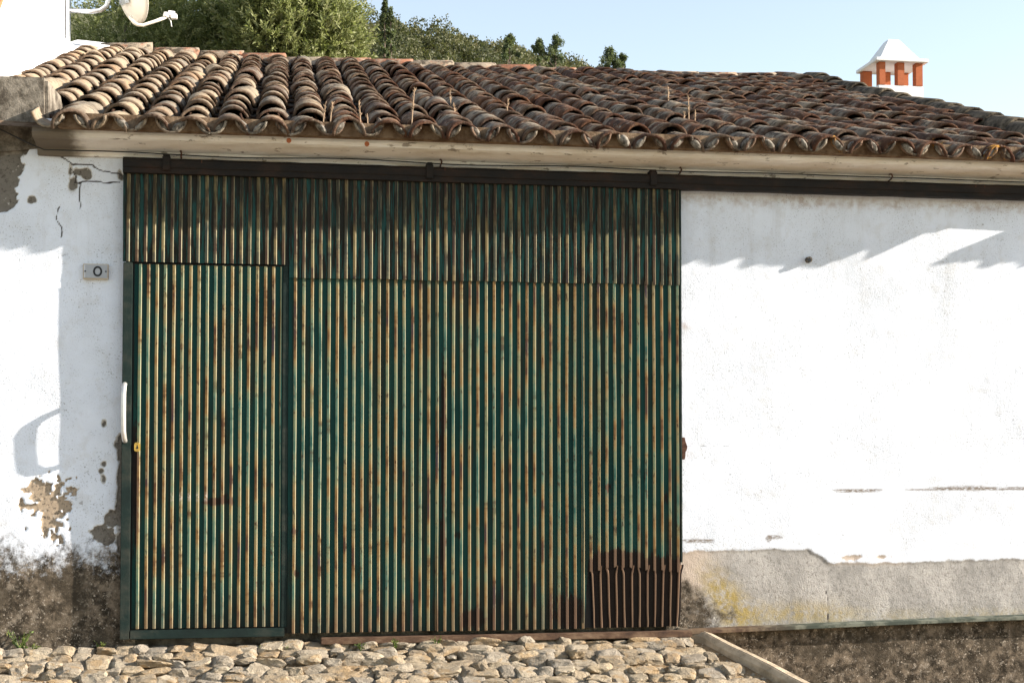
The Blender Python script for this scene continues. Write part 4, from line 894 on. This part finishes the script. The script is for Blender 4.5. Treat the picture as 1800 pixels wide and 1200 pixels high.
# dry stalks rooted between the tiles
def stalks(x, s, hts, label, seed):
    rg = random.Random(seed); T = tag(empty('dry_weed', roofp(x, s, 0.06)), label, 'weed', 'dry weeds growing on the roof')
    for k, h in enumerate(hts):
        bx = (k - (len(hts)-1)/2)*0.04; mb = MB(); le = rg.uniform(-.02, .02)
        mb.tube([(bx, 0, -0.03), (bx+le*.5, 0, h*.55), (bx+le, 0, h)], [.004, .0038, .002], 5)
        for q in range(int(h*90)):
            z = h*rg.uniform(.35, 1); a = rg.uniform(0, 6.28); mb.tube([(bx+le*z/h, 0, z), (bx+le*z/h+.011*math.cos(a), .011*math.sin(a), z+.014)], [.003, .002], 4)
        mb.build('stalk', M['dry'], T)
for i, (x, s, h, lb) in enumerate(((0.215, 0.12, (.11, .12), 'pair of short dry stalks at the eave above the metal door'), (0.435, 0.12, (.13, .06), 'single dry seed stalk in the gully near the eave'), (0.72, 0.25, (.20,), 'tallest dry stalk standing between tiles near the eave'),
        (1.06, 0.95, (.09,), 'dry stalk on the tiles left of the two upper stalks'), (1.12, 1.75, (.12,), 'dry stalk highest up the roof slope'), (1.42, 1.1, (.12,), 'dry stalk in the fourth gully right of the eave stalks'),
        (2.63, 1.0, (.07, .18, .08), 'cluster of three dry stalks on the right half of the roof'), (2.83, 2.3, (.16,), 'thick dry stalk behind the cluster of three'))):
    stalks(x, s, h, lb, i)
# weeds at the foot of wall and door
def weed(loc, h, n, label, seed, spread=0.5, dry=0.3, flower=False):
    rg = np.random.default_rng(seed); T = tag(empty('weed', loc), label, 'weed', 'weeds at the foot of the barn'); mb = MB(); Ps = []; Ds = []
    for k in range(n):
        a = rg.uniform(0, 6.28); l = h*rg.uniform(.5, 1.0); d = Vector((math.cos(a)*spread, math.sin(a)*spread*.7, 1)).normalized(); tip = d*l + Vector((0, 0, -0.15*l*spread))
        mb.tube([(0, 0, -.01), d*l*.5, tip], [.0022, .0018, .001], 4)
        for q in range(9):
            f = rg.uniform(.15, 1); Ps.append(np.array(tip*f)); Ds.append(unit(np.array(d) + rg.normal(size=3)*.9))
    P = np.array(Ps); D = np.array(Ds); W = unit(np.cross(D, rg.normal(size=P.shape))); q = rg.uniform(.012, .03, len(P))*(0.6+h*2)
    V, F, r = leaf_arrays(P, D, W, q, q*.22, np.clip(rg.uniform(0, 1, len(P))*.8 + dry*.3, 0, 1)); obj('leaves', np_mesh('leaves', V, F, {'rnd': r}), M['weed'], T); mb.build('stems', M['weed'], T)
rz_ = lambda x, t: -0.045 - RS*t + 0.02
weed((-1.49, -0.06, rz_(0, .06)), .16, 12, 'feathery green weed at the foot of the dark wall', 1, .55)
weed((-1.42, -0.08, rz_(0, .08)), .07, 12, 'low green tuft beside the feathery weed', 2, .9, 0)
weed((-1.05, -0.05, rz_(0, .05)), .06, 9, 'thin dry grass blades in the shaded wall corner', 9, .7, 1)
weed((-0.38, -0.11, rz_(0, .11)), .035, 10, 'tiny green tuft below the small door', 3, 1.2, 0)
weed((-0.13, -0.11, rz_(0, .11)), .04, 12, 'yellowish tuft under the right end of the frame rail', 4, 1.2, .4)
weed((0.0, -0.11, rz_(0, .11)), .045, 14, 'bright green tuft beneath the seam between the doors', 5, 1.3, 0)
weed((0.43, -0.13, rz_(0, .13)), .065, 8, 'straggly weed against the corrugated sheet', 6, .8, .5)
weed((0.63, -0.13, rz_(0, .13)), .07, 7, 'upright little weed near the middle of the door foot', 7, .35, .3)
weed((0.87, -0.13, rz_(0, .13)), .085, 10, 'largest weed at the foot of the corrugated door', 8, .6, .3)
weed((3.6, -0.35, -0.40), .12, 14, 'green weed below the dark footing of the white wall', 10, .7, .2)
